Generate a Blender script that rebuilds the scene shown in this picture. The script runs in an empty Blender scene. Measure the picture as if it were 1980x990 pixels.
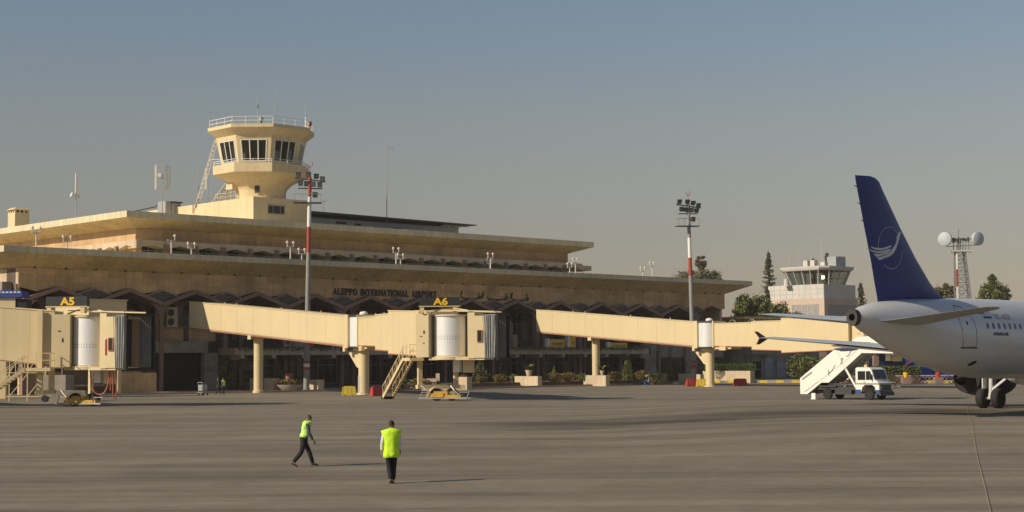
import bpy, bmesh, math, random
from mathutils import Vector, Matrix, noise
import numpy as np
R = math.radians
scene = bpy.context.scene
COL = scene.collection
rnd = random.Random(7)

# ------------------------------------------------------------------ camera
cd = bpy.data.cameras.new('camera'); cam = bpy.data.objects.new('camera', cd); COL.objects.link(cam)
EYE = 3.3
cd.sensor_width = 36.0; cd.lens = 36.0 * 3050.0 / 1980.0
cd.clip_start = 0.5; cd.clip_end = 9000
cam.location = (0, 0, EYE)
cam.matrix_world = (Matrix.Translation((0, 0, EYE)) @ Matrix.Rotation(math.pi/2 + 0.06615, 4, 'X')
                    @ Matrix.Rotation(-0.0065, 4, 'Z'))
scene.camera = cam

# ------------------------------------------------------------------ light
SUN_AZ = math.atan2(-0.882, -0.471)          # direction towards the sun, measured from +Y
SUN_EL = R(30)
S = Vector((math.sin(SUN_AZ)*math.cos(SUN_EL), math.cos(SUN_AZ)*math.cos(SUN_EL), math.sin(SUN_EL)))
ld = bpy.data.lights.new('sun', 'SUN'); sun = bpy.data.objects.new('sun', ld); COL.objects.link(sun)
ld.energy = 4.4; ld.angle = R(0.55); ld.color = (1.0, 0.87, 0.68)
sun.rotation_euler = (-S).to_track_quat('-Z', 'Y').to_euler()
w = bpy.data.worlds.new('World'); scene.world = w; w.use_nodes = True
nt = w.node_tree; nt.nodes.clear()
sky = nt.nodes.new('ShaderNodeTexSky'); sky.sky_type = 'NISHITA'; sky.sun_disc = False
sky.sun_elevation = SUN_EL; sky.sun_rotation = SUN_AZ
sky.air_density = 1.0; sky.dust_density = 1.0; sky.ozone_density = 1.2; sky.altitude = 400
# dusty air: the same sky with its colour pulled towards grey and a warm band low down
tc = nt.nodes.new('ShaderNodeTexCoord'); sep = nt.nodes.new('ShaderNodeSeparateXYZ')
ramp = nt.nodes.new('ShaderNodeValToRGB')
hsv = nt.nodes.new('ShaderNodeHueSaturation'); hsv.inputs['Saturation'].default_value = 0.62
mul = nt.nodes.new('ShaderNodeMix'); mul.data_type = 'RGBA'; mul.blend_type = 'MULTIPLY'; mul.inputs[0].default_value = 1.0
bg = nt.nodes.new('ShaderNodeBackground'); bg.inputs['Strength'].default_value = 0.097
out = nt.nodes.new('ShaderNodeOutputWorld')
L = nt.links.new
L(tc.outputs['Generated'], sep.inputs[0]); L(sep.outputs['Z'], ramp.inputs[0])
cr = ramp.color_ramp
cr.elements[0].position = 0.0; cr.elements[0].color = (0.69, 0.56, 0.475, 1)
cr.elements[1].position = 1.0; cr.elements[1].color = (0.45, 0.52, 0.62, 1)
e = cr.elements.new(0.06); e.color = (0.695, 0.575, 0.49, 1)
e = cr.elements.new(0.14); e.color = (0.71, 0.66, 0.585, 1)
e = cr.elements.new(0.24); e.color = (0.60, 0.72, 0.795, 1)
e = cr.elements.new(0.5); e.color = (0.50, 0.61, 0.74, 1)
L(sky.outputs[0], hsv.inputs['Color']); L(hsv.outputs[0], mul.inputs[6]); L(ramp.outputs[0], mul.inputs[7])
L(mul.outputs[2], bg.inputs['Color']); L(bg.outputs[0], out.inputs['Surface'])
scene.view_settings.view_transform = 'Standard'; scene.view_settings.look = 'None'
scene.view_settings.exposure = 0.0; scene.view_settings.gamma = 1.0
scene.view_settings.use_curve_mapping = False
scene.cycles.max_bounces = 6; scene.cycles.volume_bounces = 0
scene.cycles.use_denoising = True

# ------------------------------------------------------------------ materials
MATS = {}
def mat(name, col, rough=0.8, metal=0.0, var=0.12, scale=1.2, fine=0.06, bump=0.0, bscale=30, objvar=0.0,
        streak=0.0, spec=0.4, dirt=None, coat=0.0):
    if name in MATS: return MATS[name]
    m = bpy.data.materials.new(name); m.use_nodes = True; t = m.node_tree; N = t.nodes; l = t.links.new
    b = N['Principled BSDF']
    b.inputs['Roughness'].default_value = rough; b.inputs['Metallic'].default_value = metal
    b.inputs['Specular IOR Level'].default_value = spec
    if coat: b.inputs['Coat Weight'].default_value = coat
    tcn = N.new('ShaderNodeTexCoord')
    geo = N.new('ShaderNodeNewGeometry')
    n1 = N.new('ShaderNodeTexNoise'); n1.inputs['Scale'].default_value = scale; n1.inputs['Detail'].default_value = 4
    n2 = N.new('ShaderNodeTexNoise'); n2.inputs['Scale'].default_value = scale*14; n2.inputs['Detail'].default_value = 2
    l(geo.outputs['Position'], n1.inputs['Vector']); l(geo.outputs['Position'], n2.inputs['Vector'])
    def rng(sock, lo, hi, f0=0.3, f1=0.7):
        r = N.new('ShaderNodeMapRange'); r.inputs[1].default_value = f0; r.inputs[2].default_value = f1
        r.inputs[3].default_value = lo; r.inputs[4].default_value = hi; l(sock, r.inputs[0]); return r.outputs[0]
    def mulv(a, c):
        q = N.new('ShaderNodeMath'); q.operation = 'MULTIPLY'; l(a, q.inputs[0]); l(c, q.inputs[1]); return q.outputs[0]
    v = mulv(rng(n1.outputs[0], 1-var, 1+var), rng(n2.outputs[0], 1-fine, 1+fine))
    if objvar:
        oi = N.new('ShaderNodeObjectInfo'); v = mulv(v, rng(oi.outputs['Random'], 1-objvar, 1+objvar, 0, 1))
    if streak:
        mp = N.new('ShaderNodeMapping'); mp.inputs['Scale'].default_value = (1.6, 1.6, 0.12)
        n3 = N.new('ShaderNodeTexNoise'); n3.inputs['Scale'].default_value = 1.4; n3.inputs['Detail'].default_value = 5
        l(geo.outputs['Position'], mp.inputs[0]); l(mp.outputs[0], n3.inputs['Vector'])
        v = mulv(v, rng(n3.outputs[0], 1-streak, 1+streak*0.3, 0.35, 0.6))
    mx = N.new('ShaderNodeMix'); mx.data_type = 'RGBA'; mx.blend_type = 'MULTIPLY'; mx.inputs[0].default_value = 1
    mx.inputs[6].default_value = (*col, 1); l(v, mx.inputs[7])
    colout = mx.outputs[2]
    if dirt:
        n4 = N.new('ShaderNodeTexNoise'); n4.inputs['Scale'].default_value = scale*0.8; n4.inputs['Detail'].default_value = 6
        l(geo.outputs['Position'], n4.inputs['Vector'])
        m2 = N.new('ShaderNodeMix'); m2.data_type = 'RGBA'; l(rng(n4.outputs[0], 0, 0.75, 0.5, 0.7), m2.inputs[0])
        l(colout, m2.inputs[6]); m2.inputs[7].default_value = (*dirt, 1); colout = m2.outputs[2]
    l(colout, b.inputs['Base Color'])
    if bump:
        nb = N.new('ShaderNodeTexNoise'); nb.inputs['Scale'].default_value = bscale; nb.inputs['Detail'].default_value = 4
        l(geo.outputs['Position'], nb.inputs['Vector'])
        bp = N.new('ShaderNodeBump'); bp.inputs['Strength'].default_value = bump; bp.inputs['Distance'].default_value = 0.05
        l(nb.outputs[0], bp.inputs['Height']); l(bp.outputs[0], b.inputs['Normal'])
    MATS[name] = m
    return m

M = dict(
    render_cream = mat('cream_render', (0.66, 0.58, 0.39), 0.9, var=0.09, scale=0.25, streak=0.13, bump=0.15, bscale=6),
    tower_cream = mat('tower_render', (0.70, 0.57, 0.35), 0.88, var=0.06, scale=0.3, streak=0.08),
    soffit = mat('soffit_render', (0.66, 0.52, 0.27), 0.92, var=0.14, scale=0.3, streak=0.16, objvar=0.04),
    stone = mat('stone_cladding', (0.58, 0.395, 0.215), 0.9, var=0.26, scale=0.33, objvar=0.13, fine=0.08, streak=0.1, bump=0.2, bscale=9),
    pinkstone = mat('pale_stone', (0.60, 0.48, 0.33), 0.9, var=0.10, scale=0.6, objvar=0.06, streak=0.1),
    arch = mat('brown_concrete', (0.27, 0.185, 0.15), 0.9, var=0.15, scale=0.8),
    lattice = mat('grey_lattice', (0.30, 0.25, 0.215), 0.9, var=0.15, scale=2),
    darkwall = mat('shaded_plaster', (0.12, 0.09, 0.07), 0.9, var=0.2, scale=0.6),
    glass = mat('dark_window_glass', (0.015, 0.018, 0.02), 0.15, var=0.3, scale=0.7, spec=0.4),
    frame = mat('window_frame_paint', (0.30, 0.29, 0.27), 0.6),
    white = mat('white_paint', (0.80, 0.78, 0.72), 0.45, var=0.04, scale=0.8, streak=0.05),
    lampwhite = mat('lamp_white', (0.66, 0.62, 0.56), 0.4, var=0.03),
    bridge = mat('bridge_cream_paint', (0.67, 0.55, 0.325), 0.55, var=0.03, scale=0.3, streak=0.03, spec=0.3, fine=0.012),
    bridge2 = mat('bridge_cream_trim', (0.68, 0.55, 0.32), 0.55, var=0.05, scale=0.6, fine=0.015),
    beam = mat('red_brown_beam', (0.36, 0.17, 0.11), 0.7, var=0.15),
    alu = mat('ribbed_aluminium', (0.78, 0.78, 0.77), 0.40, metal=0.15, var=0.03, scale=1.0),
    greyfold = mat('grey_canopy_fabric', (0.27, 0.275, 0.27), 0.8, var=0.12, scale=2),
    black = mat('black_rubber', (0.018, 0.018, 0.018), 0.75, var=0.2),
    tyre = mat('tyre_rubber', (0.022, 0.021, 0.02), 0.85, var=0.2, scale=3),
    dark = mat('dark_metal', (0.045, 0.045, 0.045), 0.55, var=0.2),
    steel = mat('galvanised_steel', (0.34, 0.34, 0.33), 0.5, metal=0.5, var=0.1, scale=2),
    greypaint = mat('grey_paint', (0.27, 0.265, 0.25), 0.6, var=0.08),
    red = mat('red_paint', (0.36, 0.06, 0.04), 0.5, var=0.08),
    redpl = mat('red_plastic', (0.46, 0.05, 0.045), 0.4, var=0.08),
    yelpl = mat('yellow_plastic', (0.58, 0.43, 0.05), 0.42, var=0.08),
    yellow = mat('yellow_machine_paint', (0.50, 0.30, 0.05), 0.5, var=0.15, scale=3),
    orange = mat('orange_hose', (0.42, 0.13, 0.07), 0.5, var=0.08),
    signblack = mat('sign_black', (0.02, 0.022, 0.022), 0.6, var=0.1),
    signyellow = mat('sign_yellow', (0.85, 0.50, 0.02), 0.5, var=0.03),
    letter = mat('dark_lettering', (0.035, 0.035, 0.045), 0.6),
    bluegrey = mat('blue_grey_sheet', (0.33, 0.35, 0.36), 0.6, var=0.12, scale=0.8),
    blueawn = mat('blue_canvas', (0.03, 0.06, 0.26), 0.7, var=0.12),
    bluepanel = mat('blue_panel', (0.02, 0.085, 0.42), 0.5, var=0.06),
    planewhite = mat('aircraft_white', (0.60, 0.60, 0.60), 0.30, var=0.02, scale=0.4, fine=0.006, spec=0.5, coat=0.3),
    wing = mat('aircraft_grey', (0.48, 0.51, 0.54), 0.38, var=0.05, scale=0.6, metal=0.1),
    planeblue = mat('aircraft_blue', (0.016, 0.030, 0.19), 0.42, var=0.06, scale=0.4, spec=0.3),
    logo = mat('logo_silver', (0.58, 0.60, 0.64), 0.4, var=0.04),
    seam = mat('seam_grey', (0.16, 0.12, 0.11), 0.6),
    exhaust = mat('exhaust_metal', (0.055, 0.05, 0.045), 0.6, metal=0.2),
    navy = mat('navy_marking', (0.02, 0.025, 0.09), 0.5),
    greytext = mat('grey_marking', (0.20, 0.21, 0.24), 0.5),
    truckwhite = mat('truck_white', (0.84, 0.80, 0.72), 0.38, var=0.03, scale=1.0, coat=0.2),
    truckblue = mat('truck_blue', (0.03, 0.07, 0.19), 0.45, var=0.08),
    bark = mat('bark', (0.10, 0.075, 0.055), 0.95, var=0.25, scale=4),
    soil = mat('garden_soil', (0.14, 0.10, 0.07), 0.95, var=0.25, scale=1.2, bump=0.6, bscale=5),
    terracotta = mat('terracotta', (0.42, 0.19, 0.12), 0.85, var=0.1, scale=3),
    concrete = mat('concrete', (0.31, 0.27, 0.22), 0.9, var=0.15, scale=0.7, dirt=(0.14, 0.12, 0.10)),
    kerb = mat('pale_kerb', (0.40, 0.33, 0.25), 0.9, var=0.15, scale=1.5),
    skin = mat('skin', (0.36, 0.20, 0.13), 0.6, var=0.05, scale=8),
    hair = mat('dark_hair', (0.03, 0.022, 0.018), 0.7, var=0.2, scale=20),
    greyhair = mat('grey_brown_hair', (0.10, 0.07, 0.05), 0.7, var=0.2, scale=20),
    vest = mat('hi_vis_yellow', (0.60, 0.92, 0.03), 0.6, var=0.10, scale=7, bump=0.5, bscale=9),
    vestgreen = mat('hi_vis_green', (0.50, 0.88, 0.13), 0.6, var=0.08, scale=7, bump=0.4, bscale=9),
    tape = mat('reflective_tape', (0.72, 0.86, 0.45), 0.35, var=0.05),
    trousers = mat('black_trousers', (0.018, 0.017, 0.018), 0.85, var=0.2, scale=8),
    shirtwhite = mat('white_shirt', (0.68, 0.68, 0.66), 0.8, var=0.06, scale=8),
    shirtblue = mat('dark_blue_shirt', (0.055, 0.075, 0.12), 0.8, var=0.1, scale=8),
    shoe = mat('brown_shoe', (0.07, 0.04, 0.03), 0.5),
    balcony = mat('balcony_render', (0.50, 0.40, 0.29), 0.9, var=0.12, scale=0.7, streak=0.15),
    floodglass = mat('floodlight_glass', (0.10, 0.12, 0.11), 0.3, var=0.1),
    cabinglass = mat('cabin_glass', (0.09, 0.10, 0.10), 0.2, fine=0.0),
    winglet = mat('winglet_maroon', (0.09, 0.035, 0.035), 0.5),
    shade_tailplane = mat('tailplane_shade_grey', (0.33, 0.33, 0.33), 0.45, var=0.03, fine=0.01),  # darker grey puts the shade under the right tailplane into its colour
    slot = mat('slot_grey', (0.16, 0.16, 0.16), 0.6),
    dishgrey = mat('dish_blue_grey', (0.45, 0.50, 0.52), 0.6, var=0.08),
    oldwhite = mat('old_tower_white', (0.56, 0.54, 0.49), 0.8, var=0.06, scale=0.4, objvar=0.05),
    oldpink = mat('old_tower_pink', (0.52, 0.41, 0.32), 0.85, var=0.06, scale=0.4, objvar=0.08),
)
def leafmat(name, a, b_, scale=0.9):
    m = bpy.data.materials.new(name); m.use_nodes = True; t = m.node_tree; N = t.nodes; l = t.links.new
    b = N['Principled BSDF']; b.inputs['Roughness'].default_value = 0.7; b.inputs['Specular IOR Level'].default_value = 0.25
    geo = N.new('ShaderNodeNewGeometry')
    n = N.new('ShaderNodeTexNoise'); n.inputs['Scale'].default_value = scale; n.inputs['Detail'].default_value = 6
    l(geo.outputs['Position'], n.inputs['Vector'])
    ad = N.new('ShaderNodeMath'); ad.operation = 'ADD'; l(n.outputs[0], ad.inputs[0])
    sb = N.new('ShaderNodeMath'); sb.operation = 'MULTIPLY_ADD'; l(geo.outputs['Random Per Island'], sb.inputs[0])
    sb.inputs[1].default_value = 0.4; sb.inputs[2].default_value = -0.2; l(sb.outputs[0], ad.inputs[1])
    r = N.new('ShaderNodeValToRGB'); r.color_ramp.elements[0].position = 0.3; r.color_ramp.elements[1].position = 0.72
    r.color_ramp.elements[0].color = (*a, 1); r.color_ramp.elements[1].color = (*b_, 1)
    l(ad.outputs[0], r.inputs[0]); l(r.outputs[0], b.inputs['Base Color'])
    MATS[name] = m; return m
M['leaf'] = leafmat('green_foliage', (0.06, 0.08, 0.025), (0.20, 0.215, 0.07))
M['leaf_dull'] = leafmat('dusty_foliage', (0.085, 0.08, 0.04), (0.22, 0.20, 0.10))
M['leaf_dark'] = leafmat('dark_foliage', (0.055, 0.06, 0.03), (0.14, 0.135, 0.065))
M['leaf_dry'] = leafmat('dry_brown_foliage', (0.09, 0.07, 0.02), (0.24, 0.16, 0.06), 3)
M['hedge'] = leafmat('hedge_green', (0.05, 0.085, 0.012), (0.12, 0.18, 0.03), 3)

# ground: old asphalt with resurfaced lanes, joints and a soft dark band
def asphalt():
    m = bpy.data.materials.new('apron_asphalt'); m.use_nodes = True; t = m.node_tree; N = t.nodes; l = t.links.new
    b = N['Principled BSDF']; b.inputs['Roughness'].default_value = 0.9; b.inputs['Specular IOR Level'].default_value = 0.2
    geo = N.new('ShaderNodeNewGeometry')
    def noisef(sc, rotz, scl, det=5, off=(0, 0, 0), dist=0.0):
        mp = N.new('ShaderNodeMapping'); mp.inputs['Rotation'].default_value = (0, 0, rotz); mp.inputs['Scale'].default_value = scl
        mp.inputs['Location'].default_value = off
        n = N.new('ShaderNodeTexNoise'); n.inputs['Scale'].default_value = sc; n.inputs['Detail'].default_value = det
        n.inputs['Distortion'].default_value = dist
        l(geo.outputs['Position'], mp.inputs[0]); l(mp.outputs[0], n.inputs['Vector']); return n.outputs[0]
    def mr(s, f0, f1, lo, hi):
        r = N.new('ShaderNodeMapRange'); r.inputs[1].default_value = f0; r.inputs[2].default_value = f1
        r.inputs[3].default_value = lo; r.inputs[4].default_value = hi; l(s, r.inputs[0]); return r.outputs[0]
    def mu(a, c):
        q = N.new('ShaderNodeMath'); q.operation = 'MULTIPLY'; l(a, q.inputs[0]); l(c, q.inputs[1]); return q.outputs[0]
    rz = R(8)
    v = mr(noisef(0.05, 0, (1, 1, 1)), 0.3, 0.7, 0.90, 1.10)
    v = mu(v, mr(noisef(1.0, rz, (0.02, 0.42, 1), 4, dist=0.3), 0.38, 0.62, 0.82, 1.10))     # laid lanes
    v = mu(v, mr(noisef(1.0, rz, (0.03, 0.7, 1), 5, (3, 9, 0), 0.5), 0.30, 0.42, 0.84, 1.0))  # seams between them
    v = mu(v, mr(noisef(0.5, 0, (1, 1, 1), 8), 0.3, 0.7, 0.90, 1.10))
    v = mu(v, mr(noisef(0.16, rz, (.35, 1, 1), 7, (11, 2, 0), 1.2), 0.52, 0.60, 1.0, 0.86))   # darker patches
    v = mu(v, mr(noisef(1.0, R(5), (0.012, 0.9, 1), 6, (1, 40, 0), 0.8), 0.36, 0.40, 0.80, 1.0))  # tar joints
    v = mu(v, mr(noisef(2.2, 0, (1, 1, 1), 5), 0.35, 0.65, 0.93, 1.06))
    v = mu(v, mr(noisef(14, 0, (1, 1, 1), 3), 0.3, 0.7, 0.93, 1.07))
    # soft dark band across the apron behind the parked aircraft
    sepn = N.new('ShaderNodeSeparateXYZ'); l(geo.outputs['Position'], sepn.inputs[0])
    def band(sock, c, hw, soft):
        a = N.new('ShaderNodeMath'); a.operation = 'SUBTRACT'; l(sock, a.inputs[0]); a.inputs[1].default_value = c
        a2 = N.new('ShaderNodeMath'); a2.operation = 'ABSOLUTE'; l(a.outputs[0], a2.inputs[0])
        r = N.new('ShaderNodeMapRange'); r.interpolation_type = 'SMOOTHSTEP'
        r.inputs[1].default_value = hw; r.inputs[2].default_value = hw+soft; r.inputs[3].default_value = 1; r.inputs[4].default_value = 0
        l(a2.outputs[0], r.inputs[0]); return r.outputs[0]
    # tilt the band along its own line
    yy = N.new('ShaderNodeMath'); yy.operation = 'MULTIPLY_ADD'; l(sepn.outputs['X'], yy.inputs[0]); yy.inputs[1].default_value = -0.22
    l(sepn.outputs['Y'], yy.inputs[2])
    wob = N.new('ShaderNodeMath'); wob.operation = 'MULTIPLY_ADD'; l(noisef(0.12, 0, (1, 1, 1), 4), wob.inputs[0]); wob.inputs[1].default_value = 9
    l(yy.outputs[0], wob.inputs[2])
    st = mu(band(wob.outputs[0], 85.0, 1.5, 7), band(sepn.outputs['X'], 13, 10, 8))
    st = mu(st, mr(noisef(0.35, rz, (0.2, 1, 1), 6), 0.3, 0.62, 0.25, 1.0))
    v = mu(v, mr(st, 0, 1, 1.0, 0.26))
    mx = N.new('ShaderNodeMix'); mx.data_type = 'RGBA'; mx.blend_type = 'MULTIPLY'; mx.inputs[0].default_value = 1
    mx.inputs[6].default_value = (0.235, 0.203, 0.155, 1); l(v, mx.inputs[7]); l(mx.outputs[2], b.inputs['Base Color'])
    nb = N.new('ShaderNodeTexNoise'); nb.inputs['Scale'].default_value = 25; l(geo.outputs['Position'], nb.inputs['Vector'])
    bp = N.new('ShaderNodeBump'); bp.inputs['Strength'].default_value = 0.35; bp.inputs['Distance'].default_value = 0.02
    l(nb.outputs[0], bp.inputs['Height']); l(bp.outputs[0], b.inputs['Normal'])
    return m
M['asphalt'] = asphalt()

# ------------------------------------------------------------------ mesh helpers
class MB:
    def __init__(s): s.v = []; s.f = []; s.mi = []; s.m = 0; s.sm = []
    def add(s, vs, fs, smooth=True):
        o = len(s.v); s.v += [tuple(p) for p in vs]
        for f in fs: s.f.append([o+i for i in f]); s.mi.append(s.m)
        return s
    def use(s, i): s.m = i; return s
    def box(s, x0, x1, y0, y1, z0, z1):
        v = [(x0,y0,z0),(x1,y0,z0),(x1,y1,z0),(x0,y1,z0),(x0,y0,z1),(x1,y0,z1),(x1,y1,z1),(x0,y1,z1)]
        return s.add(v, [(0,3,2,1),(4,5,6,7),(0,1,5,4),(1,2,6,5),(2,3,7,6),(3,0,4,7)])
    def hexa(s, b, t):   # four bottom points, four top points, same order (ccw seen from above)
        return s.add(list(b)+list(t), [(0,3,2,1),(4,5,6,7),(0,1,5,4),(1,2,6,5),(2,3,7,6),(3,0,4,7)])
    def prism(s, prof, a, b, axis='y'):   # profile (p,q) extruded; axis y: (p,y,q); axis x: (x,p,q); axis z: (p,q,z)
        n = len(prof)
        def P(p, k): return (p[0], k, p[1]) if axis == 'y' else ((k, p[0], p[1]) if axis == 'x' else (p[0], p[1], k))
        v = [P(p, a) for p in prof] + [P(p, b) for p in prof]
        f = [tuple(range(n)), tuple(range(2*n-1, n-1, -1))] + [(i, n+i, n+(i+1) % n, (i+1) % n) for i in range(n)]
        return s.add(v, f)
    def bar(s, p0, p1, w=0.05, h=None):
        p0 = Vector(p0); p1 = Vector(p1); h = h or w; d = p1-p0
        if d.length < 1e-6: return s
        d.normalize(); up = Vector((0,0,1)) if abs(d.z) < 0.95 else Vector((1,0,0))
        sx = d.cross(up).normalized(); uy = sx.cross(d)
        q = [sx*(-w/2)+uy*(-h/2), sx*(w/2)+uy*(-h/2), sx*(w/2)+uy*(h/2), sx*(-w/2)+uy*(h/2)]
        return s.add([p0+a for a in q]+[p1+a for a in q], [(0,1,2,3),(7,6,5,4),(0,4,5,1),(1,5,6,2),(2,6,7,3),(3,7,4,0)])
    def cyl(s, p0, p1, r0, r1=None, n=12, cap=True):
        r1 = r0 if r1 is None else r1
        p0 = Vector(p0); p1 = Vector(p1); d = (p1-p0).normalized(); up = Vector((0,0,1)) if abs(d.z) < 0.95 else Vector((1,0,0))
        a = d.cross(up).normalized(); b = a.cross(d)
        v = []
        for (p, r) in ((p0, r0), (p1, r1)):
            for i in range(n):
                t = 2*math.pi*i/n; v.append(p + a*(r*math.cos(t)) + b*(r*math.sin(t)))
        f = [(i, n+i, n+(i+1) % n, (i+1) % n) for i in range(n)]
        if cap: f += [tuple(range(n)), tuple(range(2*n-1, n-1, -1))]
        return s.add(v, f)
    def tube(s, pts, r, n=8, rs=None):
        pts = [Vector(p) for p in pts]
        for i in range(len(pts)-1):
            s.cyl(pts[i], pts[i+1], rs[i] if rs else r, rs[i+1] if rs else r, n)
        return s
    def lathe(s, prof, n=24, c=(0,0), ph=0.0, cap=True):   # prof: (r, z)
        v = []; m_ = len(prof)
        for r, z in prof:
            for i in range(n):
                t = 2*math.pi*(i+ph)/n; v.append((c[0]+r*math.cos(t), c[1]+r*math.sin(t), z))
        f = [(k*n+i, k*n+(i+1) % n, (k+1)*n+(i+1) % n, (k+1)*n+i) for k in range(m_-1) for i in range(n)]
        if cap: f += [tuple(range(n-1, -1, -1)), tuple(range((m_-1)*n, m_*n))]
        return s.add(v, f)
    def rings(s, rings, cap=True):
        n = len(rings[0]); v = [p for r in rings for p in r]
        f = [(k*n+i, k*n+(i+1) % n, (k+1)*n+(i+1) % n, (k+1)*n+i) for k in range(len(rings)-1) for i in range(n)]
        if cap: f += [tuple(range(n-1, -1, -1)), tuple(range((len(rings)-1)*n, len(rings)*n))]
        return s.add(v, f)
    def ball(s, c, r, n=12, k=8, sz=1.0):
        prof = [(max(1e-3, r*math.sin(math.pi*j/k)), c[2]-r*sz*math.cos(math.pi*j/k)) for j in range(k+1)]
        return s.lathe(prof, n, (c[0], c[1]))
    def mesh(s, name, mats, ang=35):
        me = bpy.data.meshes.new(name); me.from_pydata(s.v, [], s.f)
        for m_ in (mats if isinstance(mats, (list, tuple)) else [mats]): me.materials.append(m_)
        me.polygons.foreach_set('material_index', s.mi); me.polygons.foreach_set('use_smooth', [True]*len(s.f))
        bm = bmesh.new(); bm.from_mesh(me); bmesh.ops.recalc_face_normals(bm, faces=bm.faces); bm.to_mesh(me); bm.free()
        me.set_sharp_from_angle(angle=R(ang)); me.update()
        return me
    def build(s, name, mats, parent=None, loc=(0,0,0), rot=(0,0,0), ang=35, label=None):
        o = bpy.data.objects.new(name, s.mesh(name, mats, ang)); COL.objects.link(o)
        o.location = loc; o.rotation_euler = rot
        if parent: o.parent = parent
        if label: o['label'] = label
        return o
def inst(src, name=None, parent=None, loc=(0,0,0), rot=(0,0,0), scale=(1,1,1)):
    o = src.copy(); COL.objects.link(o)
    if name: o.name = name
    o.parent = parent; o.location = loc; o.rotation_euler = rot; o.scale = scale; return o
def tag(o, label, cat, group=None):
    if len(label.split()) > 16 or len(label.split()) < 4: print('LABEL', len(label.split()), label)
    o['label'] = label; o['category'] = cat
    if group: o['group'] = group
    return o
def thing(name, label, cat, loc=(0,0,0), rz=0, group=None):
    o = bpy.data.objects.new(name, None); COL.objects.link(o); o.location = loc; o.rotation_euler = (0,0,rz)
    o.empty_display_size = 0.5
    return tag(o, label, cat, group)
def structure(o): o['kind'] = 'structure'; return o
def stuff(o): o['kind'] = 'stuff'; return o
KIDS = {}
def dup(src, loc, rz, label, scale=None):
    def rec(o, par):
        c = o.copy(); COL.objects.link(c); c.parent = par
        for ch in list(o.children): rec(ch, c)
        return c
    r = rec(src, None); r.location = loc; r.rotation_euler = (0,0,rz); r['label'] = label
    if scale: r.scale = scale
    return r
def text(body, size, m, name, parent, loc, rot, depth=0.02, sx=1.0, align='CENTER', bold=0.0):
    c = bpy.data.curves.new(name, 'FONT'); c.body = body; c.size = size; c.extrude = depth; c.align_x = align; c.offset = bold
    c.resolution_u = 3
    o = bpy.data.objects.new('tmp', c); COL.objects.link(o); bpy.context.view_layer.update()
    me = bpy.data.meshes.new_from_object(o); COL.objects.unlink(o); bpy.data.objects.remove(o)
    me.materials.clear(); me.materials.append(m)
    q = bpy.data.objects.new(name, me); COL.objects.link(q); q.parent = parent; q.location = loc; q.rotation_euler = rot; q.scale = (sx,1,1)
    return q

def lift(x, y):   # the apron is crowned a little under the parked aircraft
    def ss(t): t = max(0, min(1, t)); return t*t*(3-2*t)
    return 0.40*ss((x-2)/14.0)*(1-ss((y-101)/20.0))*ss((y-52)/14.0)

# building frame: x = along the facade (t), y = into the building (w)
BO = (-38.5, 180.0); BRZ = R(43.6)
bu = (math.cos(BRZ), math.sin(BRZ)); bw = (-math.sin(BRZ), math.cos(BRZ))
def B(t, w_, z=0.0): return Vector((BO[0]+bu[0]*t+bw[0]*w_, BO[1]+bu[1]*t+bw[1]*w_, z))

# ------------------------------------------------------------------ ground
def grid_sheet(name, xs, ys, zf, m):
    v = [(x, y, zf(x, y)) for y in ys for x in xs]; nx = len(xs)
    f = [(j*nx+i, j*nx+i+1, (j+1)*nx+i+1, (j+1)*nx+i) for j in range(len(ys)-1) for i in range(nx-1)]
    b = MB(); b.add(v, f); return structure(b.build(name, m))
xs = [-4000, -1500, -600, -250, -120, -60, -20, -6] + [i*2.0 for i in range(0, 21)] + [50, 70, 120, 250, 600, 1500, 4000]
ys = [-600, -150, -40, 0, 20, 40] + [50+i*2.5 for i in range(0, 31)] + [150, 200, 300, 450, 800, 1600, 3000, 6000]
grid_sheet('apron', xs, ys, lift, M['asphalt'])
# raised paving and garden in front of the terminal
def slab(name, pts, z0, z1, m, kind='structure'):
    b = MB(); b.prism(pts, z0, z1, 'z'); o = b.build(name, m, None, B(0,0), (0,0,BRZ)); return structure(o) if kind else o
slab('pavement', [(-17,-10.5),(23.0,-15.6),(23.0,-0.4),(-17,-0.4)], -0.4, 0.13, M['concrete'])
slab('garden_bed', [(26.0,-15.4),(62.5,-15.4),(62.5,-6.6),(26.0,-6.6)], -0.4, 0.60, M['soil'])
slab('far_pavement', [(76.8,-15.1),(89.9,-48.4),(110.3,-70.6),(150,-40),(134,30),(104,30),(101,-0.4),(76.8,-0.4)], -0.4, 0.14, M['concrete'])
slab('terrace_paving', [(23.02,-6.58),(69.9,-6.58),(69.9,-0.4),(23.02,-0.4)], -0.4, 0.40, M['concrete'])
# kerb stones along the apron edge: yellow and black beyond the second light mast
ks = MB(); ks.box(-0.5, 0.5, -0.14, 0.14, 0.0, 0.22); kme = ks.mesh('kerb_stone', M['kerb'])
kyel = MB(); kyel.box(-0.5, 0.5, -0.14, 0.14, 0.0, 0.34); kyme = kyel.mesh('kerb_yellow', M['yelpl'])
kbk = MB(); kbk.box(-0.5, 0.5, -0.14, 0.14, 0.0, 0.30); kbme = kbk.mesh('kerb_dark', M['concrete'])
kt = thing('kerb', 'kerb of pale stones along the garden in front of the terminal', 'kerb', B(-17,-10.9), BRZ)
def kerbrun(par, p0, p1, mes, step=2.2):
    p0 = Vector(p0); p1 = Vector(p1); n = int((p1-p0).length/step); d = (p1-p0)/n; a = math.atan2(d[1], d[0])
    for i in range(n):
        o = bpy.data.objects.new('kerb_stone', mes[i % len(mes)]); COL.objects.link(o); o.parent = par
        c = p0 + d*(i+0.5); o.location = (c[0], c[1], 0); o.rotation_euler = (0,0,a); o.scale = (d.length-0.02, 1, 1)
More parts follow.
